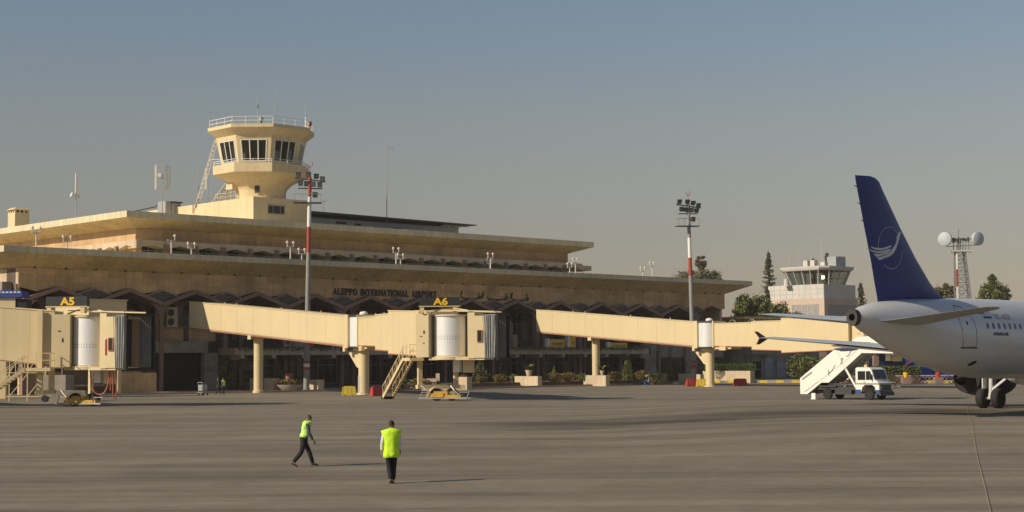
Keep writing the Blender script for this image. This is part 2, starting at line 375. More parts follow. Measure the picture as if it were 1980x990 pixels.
kerbrun(kt, (0,0), (40.0,-5.1), [kme]); kerbrun(kt, (43.0,-8.2), (79.4,-7.2), [kme])
kt2 = thing('striped_kerb', 'kerb of alternating yellow and dark blocks beyond the second light mast', 'kerb', (27.6,221.9,0), math.atan2(-15,32.5))
kerbrun(kt2, (0.5,-0.2), (34.5,-0.2), [kyme, kbme], 1.1)

# ------------------------------------------------------------------ terminal
BAY = 8.52; T0 = -18.9; NB = 14; TL, TR = -19.1, 99.3
term = thing('terminal_building', 'long two storey cream airport terminal with overhanging roofs and folded arch arcade', 'terminal', B(0,0), BRZ)
def roof(par, rect_in, over, z0, z1, z2, mtop, msof, seg, side_seg=9.0):
    x0, x1, y0, y1 = rect_in; X0, X1, Y0, Y1 = x0-over, x1+over, y0-over, y1+over
    MB().hexa([(x0+.05,y0+.05,z0+.03),(x1-.05,y0+.05,z0+.03),(x1-.05,y1-.05,z0+.03),(x0+.05,y1-.05,z0+.03)],
              [(X0+.08,Y0+.08,z1+.03),(X1-.08,Y0+.08,z1+.03),(X1-.08,Y1-.08,z1+.03),(X0+.08,Y1-.08,z1+.03)]).box(
              X0+.08, X1-.08, Y0+.08, Y1-.08, z1+.031, z2-.04).build('roof_slab', mtop, par)
    g = 0.012; th = 0.06
    def strip(a0, a1, b0, b1, n):   # a: inner edge ends, b: outer edge ends
        for i in range(n):
            f0, f1 = i/n, (i+1)/n
            A0 = Vector(a0).lerp(Vector(a1), f0); A1 = Vector(a0).lerp(Vector(a1), f1)
            B0 = Vector(b0).lerp(Vector(b1), f0); B1 = Vector(b0).lerp(Vector(b1), f1)
            d = (A1-A0).normalized()*g; e = (B1-B0).normalized()*g
            A0 += d; A1 -= d; B0 += e; B1 -= e
            nrm = (A1-A0).cross(B0-A0).normalized()*th
            if nrm.z < 0: nrm = -nrm
            MB().hexa([tuple(A0), tuple(A1), tuple(B1), tuple(B0)], [tuple(p+nrm) for p in (A0, A1, B1, B0)]).build('soffit_panel', msof, par)
            out_ = (B1-B0).cross(Vector((0,0,1))).normalized()*th
            MB().hexa([tuple(B0), tuple(B1), tuple(B1-out_), tuple(B0-out_)],
                      [tuple(p+Vector((0,0,z2-z1))) for p in (B0, B1, B1-out_, B0-out_)]).build('fascia_panel', mtop, par)
    strip((x0,y0,z0), (x1,y0,z0), (X0,Y0,z1), (X1,Y0,z1), seg)
    strip((x0,y1,z0), (x0,y0,z0), (X0,Y1,z1), (X0,Y0,z1), max(1, int((y1-y0)/side_seg)))
    strip((x1,y0,z0), (x1,y1,z0), (X1,Y0,z1), (X1,Y1,z1), max(1, int((y1-y0)/side_seg)))
roof(term, (TL, TR, 0.0, 52.0), 3.15, 13.5, 14.87, 15.52, M['render_cream'], M['soffit'], 14)
roof(term, (-1.1, 71.3, 7.0, 49.0), 2.75, 19.1, 20.05, 20.8, M['render_cream'], M['soffit'], 9)
# small round lights under the lower soffit
spot = MB(); spot.cyl((0,0,0.02), (0,0,-0.16), 0.12, n=10); sme = spot.mesh('soffit_light', M['dark'])
for k in range(33):
    o = bpy.data.objects.new('soffit_light', sme); COL.objects.link(o); o.parent = term; o.location = (TL+1.8+k*3.6, -0.22, 13.60)

# lower edge of the stone wall: large gable at each bay centre, small gable at each column
def edge_z(t):
    u_ = ((t-T0)/BAY) % 1.0; a = abs(u_-0.5)*2      # 0 centre, 1 column
    return max(11.62 - a*1.15, 11.42 - (1-a)*1.0)
def wall_piece(x0, x1, z1, zlo=None, y=0.0, th=0.07):
    pts = [x0]; n = 8
    cuts = sorted(set([round(T0+BAY*k/2.0, 3) for k in range(0, 2*NB+1)] + [round(T0+BAY*(k+s), 3) for k in range(NB) for s in (0.2675, 0.7325)]))
    pts += [c for c in cuts if x0+.01 < c < x1-.01] + [x1]
    lo = [(p, edge_z(p) if zlo is None else zlo) for p in pts]
    return lo + [(x1, z1), (x0, z1)], y-th, y
PW = BAY/4
npan = int(round((TR-TL)/PW)); pw = (TR-TL)/npan; g = 0.012
for i in range(npan):
    x0, x1 = TL+i*pw+g, TL+(i+1)*pw-g
    for (z0, z1) in ((12.78, 13.49), (12.06, 12.755), (None, 12.035)):
        prof, a, b_ = wall_piece(x0, x1, z1, z0, y=0.0, th=0.06+0.012*rnd.random())
        MB().prism(prof, a, b_, 'y').build('cladding_panel', M['stone'], term)
MB().box(TL, TR, 0.005, 0.5, 11.75, 13.45).box(TL, TL+0.5, 0.5, 51.9, 6.0, 13.45).box(TR-0.5, TR, 0.5, 51.9, 0.0, 13.45).box(
    TL+0.5, TR-0.5, 51.4, 51.9, 0, 13.45).build('wall', M['pinkstone'], term)
# dark stair slot at the left corner with a pale block in front
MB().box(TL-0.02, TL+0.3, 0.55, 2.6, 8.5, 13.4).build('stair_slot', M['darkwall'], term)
MB().box(TL-1.2, TL-0.1, 1.2, 2.6, 6.0, 12.0).build('corner_pier', M['concrete'], term)
MB().box(TL-4.5, TL-0.1, 2.6, 3.2, 6.0, 11.4).build('side_screen', M['pinkstone'], term)

# folded gable canopies, one per bay, with lattice panels over the columns
def gable(k):
    c = T0+BAY*(k+0.5); h = BAY/2
    b = MB(); zt, zv = 11.60, 10.10
    # folded roof plates running back from the wall
    for s in (-1, 1):
        b.hexa([(c,-0.55,zt-0.28),(c+s*h,-0.55,zv-0.28),(c+s*h,4.2,zv-0.28),(c,4.2,zt-0.28)],
               [(c,-0.55,zt),(c+s*h,-0.55,zv),(c+s*h,4.2,zv),(c,4.2,zt)])
    b.build('folded_canopy', M['arch'], term)
    # thin edge beam along the front of the fold
    e = MB()
    for s in (-1, 1):
        e.hexa([(c,-0.72,zt-0.40),(c+s*(h-.02),-0.72,zv-0.40),(c+s*(h-.02),-0.56,zv-0.40),(c,-0.56,zt-0.40)],
               [(c,-0.72,zt+0.05),(c+s*(h-.02),-0.72,zv+0.05),(c+s*(h-.02),-0.56,zv+0.05),(c,-0.56,zt+0.05)])
    e.build('edge_beam', M['arch'], term)
for k in range(NB):
    if T0+BAY*(k+1) <= TR+1: gable(k)
def lattice_panel(k):
    c = T0+BAY*k
    b = MB(); b.prism([(c-2.0,10.85),(c,10.15),(c+2.0,10.85),(c,11.45)], -0.35, -0.15, 'y')
    b.build('lattice_backing', M['dark'], term)
    s = MB()
    for j in range(-4, 5):
        for q in range(-3, 4):
            x = c+j*0.42+(q % 2)*0.21; z = 10.82+q*0.17
            if abs(x-c)/2.0+abs(z-10.82)/0.66 < 0.9: s.box(x-0.08, x+0.08, -0.44, -0.351, z-0.05, z+0.05)
    for a_, b2 in (((c-2.0,10.85),(c,11.45)), ((c,11.45),(c+2.0,10.85))):
        s.bar((a_[0],-0.42,a_[1]), (b2[0],-0.42,b2[1]), 0.22, 0.16)
    s.build('lattice_panel', M['lattice'], term)
for k in range(1, NB): lattice_panel(k)
# columns: one in front at each bay edge, one set back at mid bay; arch ribs between them
colb = MB()
colb.rings([[(-a_,-0.30,z_),(a_,-0.30,z_),(a_,0.25,z_),(-a_,0.25,z_)] for a_, z_ in ((.26,0),(.24,8.0),(.30,8.7),(.5,9.3),(.95,9.8),(1.5,10.05))])
cme = colb.mesh('column', M['arch'])
for k in range(NB):
    o = bpy.data.objects.new('column', cme); COL.objects.link(o); o.parent = term; o.location = (T0+BAY*k+(0.55 if k == 0 else 0), 0, 0)
    o = bpy.data.objects.new('column', cme); COL.objects.link(o); o.parent = term; o.location = (T0+BAY*(k+0.5), 3.2, 0.45)
def rib():
    b = MB(); n = 12; c = BAY/4
    lo = []; hi = []
    for i in range(n+1):
        x = -c+0.35+(2*c-0.7)*i/n; u_ = abs(x)/(c-0.35)
        lo.append((x, 8.6+1.45*(1-u_**2.6))); hi.append((x, 10.35))
    for i in range(n):
        b.hexa([(lo[i][0],0,lo[i][1]),(lo[i+1][0],0,lo[i+1][1]),(lo[i+1][0],.3,lo[i+1][1]),(lo[i][0],.3,lo[i][1])],
               [(hi[i][0],0,hi[i][1]),(hi[i+1][0],0,hi[i+1][1]),(hi[i+1][0],.3,hi[i+1][1]),(hi[i][0],.3,hi[i][1])])
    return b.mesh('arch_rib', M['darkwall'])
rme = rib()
for k in range(2*NB):
    x = T0+BAY*(k+0.5)/2
    if x < TR-2:
        o = bpy.data.objects.new('arch_rib', rme); COL.objects.link(o); o.parent = term; o.location = (x, 3.3, 0.35)
# deep recess behind the arcade: ceiling, back wall with glazed screens
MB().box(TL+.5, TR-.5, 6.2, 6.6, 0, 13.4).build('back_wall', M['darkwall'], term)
win = MB(); win.box(-1.55, 1.55, -0.06, 0, -1.9, 1.9); wme = win.mesh('arcade_window', M['glass'])
wf = MB()
for x in (-1.55, -0.5, 0.5, 1.55): wf.box(x-0.04, x+0.04, -0.12, -0.061, -1.9, 1.9)
for z in (-1.9, 0.4, 1.9): wf.box(-1.6, 1.6, -0.13, -0.121, z-0.05, z+0.05)
wfm = wf.mesh('window_frame', M['frame'])
for k in range(2*NB-1):
    x = T0+BAY*(k+0.5)/2+0.3
    for z in ((8.1,) if -5 < x < 6 else (8.1, 2.5)):
        o = bpy.data.objects.new('arcade_window', wme); COL.objects.link(o); o.parent = term; o.location = (x, 6.18, z)
        q = bpy.data.objects.new('window_frame', wfm); COL.objects.link(q); q.parent = o
# two tall lattice screens with round heads standing in the arcade
def round_screen(t, w_, z0, hw, h, par):
    b = MB(); prof = [(-hw, 0), (hw, 0)] + [(hw*math.cos(a), h-hw+hw*math.sin(a)) for a in [math.pi*i/10 for i in range(0, 11)]]
    b.prism(prof, 0, 0.18, 'y'); o = b.build('round_headed_screen', M['lattice'], par, (t, w_, z0))
    s = MB()
    for j in range(-4, 5):
        for q in range(0, int(h/0.3)):
            x = j*0.28*hw+(q % 2)*0.14*hw; z = 0.25+q*0.3
            if abs(x) < hw*0.85 and (z < h-hw or (x*x+(z-h+hw)**2) < (0.85*hw)**2): s.box(x-0.055, x+0.055, -0.03, -0.001, z-0.05, z+0.05)
    s.build('screen_opening', M['dark'], o)
round_screen(54.4, 2.2, 5.1, 0.95, 3.9, term); round_screen(-4.75, 1.4, 7.0, 1.0, 2.3, term)
MB().box(52.2, 53.3, 2.4, 2.7, 5.0, 6.9).box(55.4, 56.4, 2.4, 2.7, 5.0, 6.9).build('low_screen_wall', M['stone'], term)
# goods entrance with lintel, brown spandrels above
MB().box(-3.6, 4.3, -0.2, 0.5, 4.42, 5.75).box(3.8, 5.7, -0.2, 0.5, 0.0, 4.41).build('door_lintel', M['concrete'], term)
MB().box(-2.45, 3.79, 0.6, 0.7, 0.0, 4.42).build('roller_door', M['black'], term)
MB().box(-3.6,-2.45,-0.1,0.45,0,4.4).build('door_pier', M['darkwall'], term)
for x0, x1 in ((-2.0, 1.75), (2.5, 6.1)):
    MB().box(x0, x1, 1.0, 1.3, 5.76, 7.3).build('spandrel_panel', M['stone'], term)
MB().box(-18.5, -3.7, 0.6, 1.0, 0, 2.4).build('plinth_wall', M['stone'], term)
MB().box(-18.4, -3.7, 1.0, 4.0, 4.6, 5.4).build('gallery_slab', M['darkwall'], term)
# balcony with corbels
bal = MB(); bal.prism([(-3.0,4.12),(0.6,4.12),(0.6,4.95),(-3.0,4.95)], 6.2, 77.9, 'x'); bal.build('balcony', M['balcony'], term)
corb = MB(); corb.prism([(-2.98,4.11),(-0.2,4.11),(-0.2,3.6),(-2.2,3.6),(-2.98,3.75)], -0.28, 0.28, 'x'); cbm = corb.mesh('corbel', M['balcony'])
k = 0; x = 7.2
while x < 77:
    o = bpy.data.objects.new('corbel', cbm); COL.objects.link(o); o.parent = term; o.location = (x, 0, 0); x += 4.41
MB().prism([(76.2,4.11),(78.4,4.11),(78.4,5.4),(79.9,5.4),(79.9,4.6),(78.6,4.1),(78.6,3.5),(76.2,3.5)], -2.9, 0.5, 'y').build('balcony_end', M['concrete'], term)
MB().box(80.0, 99.2, 0.2, 0.6, 3.6, 6.6).box(80, 82.6, -0.3, 0.19, 0, 6.6).box(89.5, 91.5, -0.3, 0.19, 0, 6.6).build('shop_front_wall', M['concrete'], term)
MB().box(83, 89, 0.1, 0.19, 0.2, 3.5).build('shop_window', M['glass'], term); MB().box(92, 98.8, 0.1, 0.19, 0.2, 3.5).build('shop_window', M['glass'], term)

# upper storey
MB().box(-1.1, 71.3, 7.0, 7.5, 15.4, 19.08).box(-1.1, -0.6, 7.5, 48.9, 15.4, 19.08).box(70.8, 71.3, 7.5, 48.9, 15.4, 19.08).box(
    -0.6, 70.8, 48.4, 48.9, 15.4, 19.08).build('upper_wall', M['stone'], term)
# the sun screen: hung band with folded lower edge
SP = 3.96
def screen_run(t0, t1, fixed, along, name):
    n = int(round((t1-t0)/SP)); sp = (t1-t0)/n
    for i in range(n):
        a = t0+i*sp+0.01; c = t0+(i+.5)*sp; e_ = t0+(i+1)*sp-0.01
        prof = [(a,16.62),(c,17.04),(e_,16.62),(e_,17.56),(a,17.56)]
        b = MB(); b.prism(prof, fixed, fixed+0.25, 'y' if along == 'x' else 'x')
        b.build('screen_panel', M['pinkstone'], term)
        f = MB()   # folded soffit behind
        if along == 'x':
            for p, q in ((a, c), (c, e_)):
                zp, zq = (16.62, 17.04) if p == a else (17.04, 16.62)
                f.hexa([(p,fixed+.26,zp),(q,fixed+.26,zq),(q,fixed+1.9,zq),(p,fixed+1.9,zp)], [(p,fixed+.26,zp+.1),(q,fixed+.26,zq+.1),(q,fixed+1.9,zq+.1),(p,fixed+1.9,zp+.1)])
        else:
            for p, q in ((a, c), (c, e_)):
                zp, zq = (16.62, 17.04) if p == a else (17.04, 16.62)
                f.hexa([(fixed+.26,p,zp),(fixed+.9,p,zp),(fixed+.9,q,zq),(fixed+.26,q,zq)], [(fixed+.26,p,zp+.1),(fixed+.9,p,zp+.1),(fixed+.9,q,zq+.1),(fixed+.26,q,zq+.1)])
        f.build('folded_soffit', M['soffit'], term)
screen_run(-2.15, 72.4, 5.0, 'x', 'front'); screen_run(5.3, 48, -2.15, 'y', 'left')
MB().box(-2.1, 72.3, 5.05, 6.99, 17.1, 17.3).box(-2.05, -1.12, 7.0, 48, 17.1, 17.3).box(71.31, 74.6, 5.3, 9, 16.6, 17.3).build('screen_slab', M['pinkstone'], term)
bx = MB(); bx.box(-0.24, 0.24, -0.32, 0, -0.40, 0.25); bxm = bx.mesh('screen_bracket', M['arch'])
for i in range(19):
    t = -2.15+SP*i*0.99
    if 0 < i < 19:
        o = bpy.data.objects.new('screen_bracket', bxm); COL.objects.link(o); o.parent = term; o.location = (t, 4.99, 16.9)
for i in range(1, 10):
    o = bpy.data.objects.new('screen_bracket', bxm); COL.objects.link(o); o.parent = term; o.location = (-2.16, 5.3+SP*i, 16.75); o.rotation_euler = (0,0,-math.pi/2)
uw = MB(); uw.box(-1.35, 1.35, -0.05, 0, -0.62, 0.62); uwm = uw.mesh('upper_window', M['glass'])
uf = MB()
for x in (-1.35, -0.45, 0.45, 1.35): uf.box(x-0.035, x+0.035, -0.1, -0.051, -0.62, 0.62)
uf.box(-1.4, 1.4, -0.11, -0.101, 0.58, 0.66); ufm = uf.mesh('window_frame', M['frame'])
for i in range(18):
    t = -1.1+2.0+i*3.96
    o = bpy.data.objects.new('upper_window', uwm); COL.objects.link(o); o.parent = term; o.location = (t+0.1, 6.98, 16.35)
    q = bpy.data.objects.new('window_frame', ufm); COL.objects.link(q); q.parent = o
# railing round the terrace on the lower roof
rl = MB()
for z in (15.95, 16.3): rl.bar((-1.9, 4.4, z), (72, 4.4, z), 0.05)
for i in range(38): rl.bar((-1.9+i*1.99, 4.4, 15.5), (-1.9+i*1.99, 4.4, 16.3), 0.05)
rl.build('terrace_railing', M['greypaint'], term)

# block below the control tower and the blue grey plant room
MB().box(18.8, 27.75, 12.0, 38.0, 20.75, 24.55).build('stair_tower_block', M['tower_cream'], term)
ww = MB().box(21.1, 23.6, 11.95, 11.999, 22.55, 23.55).build('block_window', M['glass'], term)
MB().box(21.0,23.7,11.9,11.949,23.5,23.62).box(21.0,23.7,11.9,11.949,22.45,22.57).box(21.75,21.83,11.9,11.949,22.57,23.5).box(22.9,22.98,11.9,11.949,22.57,23.5).build('window_frame', M['frame'], ww)
MB().box(18.72, 18.8, 17.5, 17.9, 21.5, 22.1).build('wall_vent', M['dark'], term)
MB().box(27.76, 55.8, 14.0, 30.0, 20.75, 22.6).build('plant_room', M['bluegrey'], term)
MB().box(27.76, 52.3, 14.3, 29.7, 22.6, 22.95).build('plant_room_clerestory', M['dark'], term)
pr = MB(); pr.hexa([(27.76,12.6,23.0),(58.1,12.6,22.95),(58.1,31,22.95),(27.76,31,23.0)], [(27.76,12.6,23.32),(58.1,12.6,23.08),(58.1,31,23.08),(27.76,31,23.32)])
pr.build('plant_room_roof', M['dark'], term)
st = MB()
for x in (52.6, 53.6, 54.6, 55.6): st.bar((x,14.1,22.35), (x+0.9,14.1,22.97), 0.07)
st.bar((52.4,14.1,22.8), (57.8,14.1,22.8), 0.06)
st.build('roof_strut', M['white'], term)
for i, (x, z) in enumerate(((33.5, 22.0), (36.8, 21.9), (43.2, 21.7), (50.0, 21.6))):
    MB().box(x, x+(1.0 if i % 2 else 1.8), 13.95, 13.999, z, z+0.3).build('wall_louvre', M['dark'], term)

# ------------------------------------------------------------------ rooftop things
ch = thing('chimney', 'square cream chimney with open slotted cap on the upper left roof', 'chimney', B(-0.7, 37.5, 20.75), BRZ)
MB().box(-1.0, 1.0, -1.0, 1.0, 0, 2.3).build('shaft', M['tower_cream'], ch)
c = MB()
pil = [(x, y) for x in (-.88, -.3, .3, .88) for y in (-.88, .88)]+[(x, y) for y in (-.3, .3) for x in (-.88, .88)]
for x, y in pil: MB().box(x-.11, x+.11, y-.11, y+.11, 2.301, 2.66).build('cap_pillar', M['tower_cream'], ch)
MB().box(-.7,.7,-.7,.7,2.301,2.5).build('flue', M['black'], ch)
MB().hexa([(-1.25,-1.25,2.661),(1.25,-1.25,2.661),(1.25,1.25,2.661),(-1.25,1.25,2.661)], [(-.8,-.8,2.98),(.8,-.8,2.98),(.8,.8,2.98),(-.8,.8,2.98)]).build('cap', M['tower_cream'], ch)

def twin_lamp(h, loc, label, rz=BRZ, hide_left=False):
    t = thing('roof_lamp', label, 'roof lamp', loc, rz, 'twin headed white lamps along the terminal roof')
    MB().cyl((0,0,0), (0,0,h-0.75), 0.075, n=8).build('pole', M['lampwhite'], t)
    MB().box(-0.5, 0.5, -0.05, 0.05, h-0.78, h-0.68).build('arm', M['lampwhite'], t)
    for s in ((1,) if hide_left else (-1, 1)):
        MB().cyl((s*0.45,0,h-0.68), (s*0.45,0,h-0.42), 0.05, n=8).ball((s*0.45,0,h-0.28), 0.14, 10, 6).lathe([(0.19,h-0.24),(0.13,h-0.1),(0.02,h)], 10, (s*0.45,0)).build('lamp_head', M['lampwhite'], t)
    return t
names1 = ['at the far left end of the roof edge', 'nearest the left corner of the upper storey', 'left of the red and white mast on the roof edge',
          'midway along the roof, above the right end of the lettering', 'right of centre on the roof edge, above the airport sign end', 'just left of the end of the upper roof', 'standing alone beyond the upper roof, the taller of the last two']
names2 = ['in the second row beside the lit side gallery', 'in the second row, second from the left corner of the upper storey', 'in the second row just behind the red and white mast',
          'in the second row midway along the roof', 'in the second row right of centre', 'in the second row by the cantilevered screen end', 'standing beyond the upper roof, the lower of the last two']
for i in range(7):
    twin_lamp(2.4+0.05*(i == 6), B(-17.6+16.45*i, -1.0, 15.5), 'white lamp post ' + names1[i], hide_left=(i == 1))
    twin_lamp(1.85, B(-12.7+15.75*i, 1.5, 15.5), 'white lamp post ' + names2[i])

def mast(name, label, loc, h, r=0.05, extras=None, m=None, cat='antenna'):
    t = thing(name, label, cat, loc, 0)
    MB().cyl((0,0,0), (0,0,h), r, r*0.5, n=8).build('pole', m or M['steel'], t)
    if extras: extras(t)
    return t
def ex1(t):
    MB().bar((-0.1,0,12.2),(1.0,0,12.2),0.05).bar((0.9,0,11.6),(0.9,0,12.3),0.07).build('side_arm', M['steel'], t)
mast('antenna_mast', 'tall thin grey mast on the plant room roof', B(42.0, 13.5, 20.8), 12.9, 0.07, ex1)
mast('antenna_mast', 'short thin antenna rising above the plant room beside the red and white mast', B(33.0, 16, 23.2), 2.1, 0.03, lambda t: MB().bar((-0.4,0,1.9),(0.4,0,2.0),0.04).build('dipole', M['steel'], t))
def ex2(t):
    MB().lathe([(0.02,0.0),(0.28,0.04),(0.3,0.2),(0.26,0.2)], 16).build('dish', M['lampwhite'], t, (-0.35,-0.2,2.9), (R(70),0,R(-50)))
    MB().lathe([(0.02,0.0),(0.22,0.04),(0.24,0.16)], 16).build('dish', M['lampwhite'], t, (0.3,-0.2,2.75), (R(80),0,R(30)))
    MB().cyl((0,0,3.2),(0,0,5.6),0.13,0.11,n=10).build('panel', M['lampwhite'], t)
    MB().bar((-0.4,-0.1,2.9),(0.4,-0.1,2.8),0.06).build('bracket', M['steel'], t)
mast('antenna_mast', 'thin antenna mast with small white dishes on the left roof', B(-2.9, 18, 20.8), 5.5, 0.06, ex2)
def ex3(t):
    for s, m_ in ((-1, M['lampwhite']), (1, M['steel']), (0.55, M['steel'])):
        MB().box(s*0.9-0.13, s*0.9+0.13, -0.1, 0.1, 5.6, 8.9).build('panel_antenna', m_, t)
    MB().bar((-0.9,0,8.7),(0.9,0,8.7),0.06).bar((-0.9,0,5.8),(0.9,0,5.8),0.06).bar((-0.9,0,7.4),(0.5,0.2,7.0),0.05).build('bracket', M['steel'], t)
    MB().cyl((-0.35,-0.35,7.5),(-0.35,-0.1,7.5),0.28,n=14).build('drum_dish', M['lampwhite'], t)
mast('panel_antenna_mast', 'mast carrying upright cellular panel antennas left of the tower', B(14.5, 27, 20.8), 9.2, 0.09, ex3)

# ------------------------------------------------------------------ control tower
TC = (22.5, 15.6); TZ = 24.55
tw = thing('control_tower', 'cream octagonal control tower with flared cab and railed roof above the terminal', 'control tower', B(TC[0], TC[1], TZ), BRZ)
C8 = math.cos(math.pi/8)
def oc(r, z, n=8): return [(r*math.cos(2*math.pi*(i+.5)/n), r*math.sin(2*math.pi*(i+.5)/n), z-TZ) for i in range(n)]
def octo(prof): return [oc(r, z) for r, z in prof]
MB().rings(octo([(3.3,24.55),(3.3,25.5),(3.45,26.0),(4.05,26.6),(5.05,27.12),(6.38,27.68)])).build('shaft', M['tower_cream'], tw, ang=50)
MB().rings(octo([(6.38,27.685),(6.42,28.85),(6.2,28.85),(6.18,28.15),(5.2,28.15)]), cap=False).build('balcony_parapet', M['tower_cream'], tw)
RB, RT = 5.12, 6.03    # cab wall radius at z 28.3 and 32.5
def rc(z): return RB+(RT-RB)*(z-28.2)/(32.5-28.2)
MB().rings(octo([(rc(28.151),28.151),(rc(29.05),29.05)])).build('cab_sill', M['tower_cream'], tw)
MB().rings(octo([(rc(31.95),31.95),(rc(32.5),32.5)])).build('cab_head', M['tower_cream'], tw)
MB().rings(octo([(6.03,32.501),(7.1,33.35),(7.12,33.78),(6.9,33.78),(6.9,33.70)])).build('cab_roof', M['tower_cream'], tw)
MB().rings(octo([(3.2,29.06),(3.2,29.9)])).build('control_desk', M['dark'], tw)
MB().box(-0.6,0.6,-0.6,0.6,29.06-TZ,31.94-TZ).box(-3.2,-2.2,-1.0,-0.4,29.06-TZ,31.6-TZ).build('inner_pillar', M['tower_cream'], tw)
gl = bpy.data.materials.new('tower_glass'); gl.use_nodes = True; gN = gl.node_tree.nodes; gL = gl.node_tree.links.new
gp = gN['Principled BSDF']; gp.inputs['Base Color'].default_value = (0.03,0.035,0.035,1); gp.inputs['Roughness'].default_value = 0.06
tr = gN.new('ShaderNodeBsdfTransparent'); tr.inputs[0].default_value = (0.80,0.83,0.80,1); mxs = gN.new('ShaderNodeMixShader'); mxs.inputs[0].default_value = 0.30
gL(tr.outputs[0], mxs.inputs[1]); gL(gp.outputs[0], mxs.inputs[2]); gL(mxs.outputs[0], gN['Material Output'].inputs[0]); M['tglass'] = gl
g2 = gl.copy(); g2.name = 'pale_glass'; M['clearglass'] = g2
for q_ in g2.node_tree.nodes:
    if q_.type == 'MIX_SHADER': q_.inputs[0].default_value = 0.3
    if q_.type == 'BSDF_TRANSPARENT': q_.inputs[0].default_value = (0.75,0.77,0.74,1)
for k in range(8):
    a0 = 2*math.pi*(k+.5)/8; a1 = 2*math.pi*(k+1.5)/8
    def P(f, z, r=0.0):
        rr = rc(z)+r; p = Vector((rr*math.cos(a0), rr*math.sin(a0), z-TZ)).lerp(Vector((rr*math.cos(a1), rr*math.sin(a1), z-TZ)), f); return p
    # corner piers
    for f0, f1 in ((-0.001, 0.12), (0.88, 1.001)):
        MB().hexa([P(f0,29.051),P(f1,29.051),P(f1,29.051,-.35),P(f0,29.051,-.35)], [P(f0,31.949),P(f1,31.949),P(f1,31.949,-.35),P(f0,31.949,-.35)]).build('corner_pier', M['tower_cream'], tw)
    wn = MB()
    for f in (0.13, 0.375, 0.625, 0.87):
        wn.bar(P(f,29.07,-.02), P(f,31.93,-.02), 0.11)
    wn.bar(P(.13,29.13,-.02), P(.87,29.13,-.02), 0.1).bar(P(.13,31.87,-.02), P(.87,31.87,-.02), 0.1)
    wo = wn.build('window_frame', M['white'], tw)
    for i in range(3):
        f0, f1 = 0.14+i*0.245, 0.365+i*0.245
        MB().hexa([P(f0,29.18,-.10),P(f1,29.18,-.10),P(f1,29.18,-.14),P(f0,29.18,-.14)], [P(f0,31.82,-.10),P(f1,31.82,-.10),P(f1,31.82,-.14),P(f0,31.82,-.14)]).build('pane', M['tglass'], wo)
def octorail(r, z0, z1, zs, nper, name, m, par, skip=()):
    b = MB()
    for k in range(8):
        if k in skip: continue
        a = oc(r, z0)[k]; c = oc(r, z0)[(k+1) % 8]; a = Vector(a); c = Vector(c)
        for z in zs: b.bar((a.x,a.y,z-TZ), (c.x,c.y,z-TZ), 0.055)
        for i in range(nper):
            p = a.lerp(c, i/nper); b.bar((p.x,p.y,z0-TZ), (p.x,p.y,z1-TZ), 0.06)
    return b.build(name, m, par)
octorail(6.85, 33.7, 34.75, (34.25, 34.75), 3, 'roof_railing', M['white'], tw)
octorail(6.3, 28.85, 29.35, (29.1, 29.35), 2, 'balcony_railing', M['white'], tw)
MB().box(-0.25,0.35,-3.34,-3.29,25.2-TZ,26.3-TZ).build('slot_window', M['dark'], tw, rot=(0,0,-math.pi/4))
def tmast(x, y, h, r, label, ex=None, base=33.71):
    t = thing('antenna', label, 'antenna', B(TC[0], TC[1], base)+Vector((x, y, 0)), 0)
    MB().cyl((0,0,0),(0,0,h),r,r*.5,n=6).build('pole', M['steel'], t)
    if ex: ex(t)
tmast(-0.1,-2.5, 4.7, 0.06, 'tallest whip antenna with a knob at the middle of the tower roof', lambda t: MB().cyl((0,0,2.7),(0,0,3.2),0.08,n=8).build('collar', M['seam'], t))
tmast(1.7, 0.5, 6.0, 0.045, 'very thin whip antenna right of the middle of the tower roof')
tmast(-6.1,-1.2, 2.9, 0.05, 'T shaped antenna at the left edge of the tower roof', lambda t: MB().bar((-.6,0,2.4),(.6,0,2.4),0.07).build('crossbar', M['steel'], t))
tmast(6.0,-1.5, 3.6, 0.065, 'whip antenna at the right edge of the tower roof', lambda t: MB().cyl((0,0,0),(0,0,1.6),0.09,n=8).build('sleeve', M['white'], t))
tmast(6.5,-0.9, 1.6, 0.05, 'short post with a red obstruction lamp on the right of the tower roof', lambda t: MB().lathe([(0.2,0.5),(0.24,0.6),(0.24,1.0),(0.1,1.2)], 12).build('red_lamp', M['red'], t))
bn = thing('beacon', 'small grey beacon on a short stand in the middle of the tower roof', 'beacon', B(TC[0],TC[1],33.71)+Vector((0.6,-4.2,0)), 0)
MB().cyl((0,0,0),(0,0,0.7),0.1,n=8).build('stand', M['dark'], bn); MB().lathe([(0.3,0.7),(0.34,0.9),(0.3,1.1),(0.1,1.3)], 12).build('lamp', M['steel'], bn)
# lattice mast leaning against the left of the tower
lm = thing('lattice_mast', 'slender white lattice mast leaning up beside the control tower', 'mast', B(19.0, 25.6, 24.55), 0)
p0 = Vector((0,0,0)); p1 = B(18.0,19.4,32.6)-B(19.0,25.6,24.55); b = MB(); off = [Vector((0.28,0,0)), Vector((-0.16,0.26,0)), Vector((-0.16,-0.26,0))]
for o_ in off: b.bar(p0+o_, p1+o_, 0.06)
for i in range(14):
    for j in range(3):
        b.bar(p0.lerp(p1, i/14)+off[j], p0.lerp(p1, (i+1)/14)+off[(j+1) % 3], 0.035)
b.build('lattice', M['white'], lm)
MB().bar(p1*.95, p1*.95+Vector((1.6,-1.2,-.3)),0.05).bar(p1*.7,p1*.7+Vector((1.6,-1.4,-.2)),0.05).build('stay', M['white'], lm)
t = mast('antenna_mast', 'dark thin antenna with short rungs on the roof left of the lattice mast', B(19.2, 25.5, 24.55), 7.2, 0.045)
b = MB()
for i in range(8): b.bar((-0.16,0,0.6+i*0.55),(0.16,0,0.6+i*0.55),0.04)
b.build('rungs', M['steel'], t)
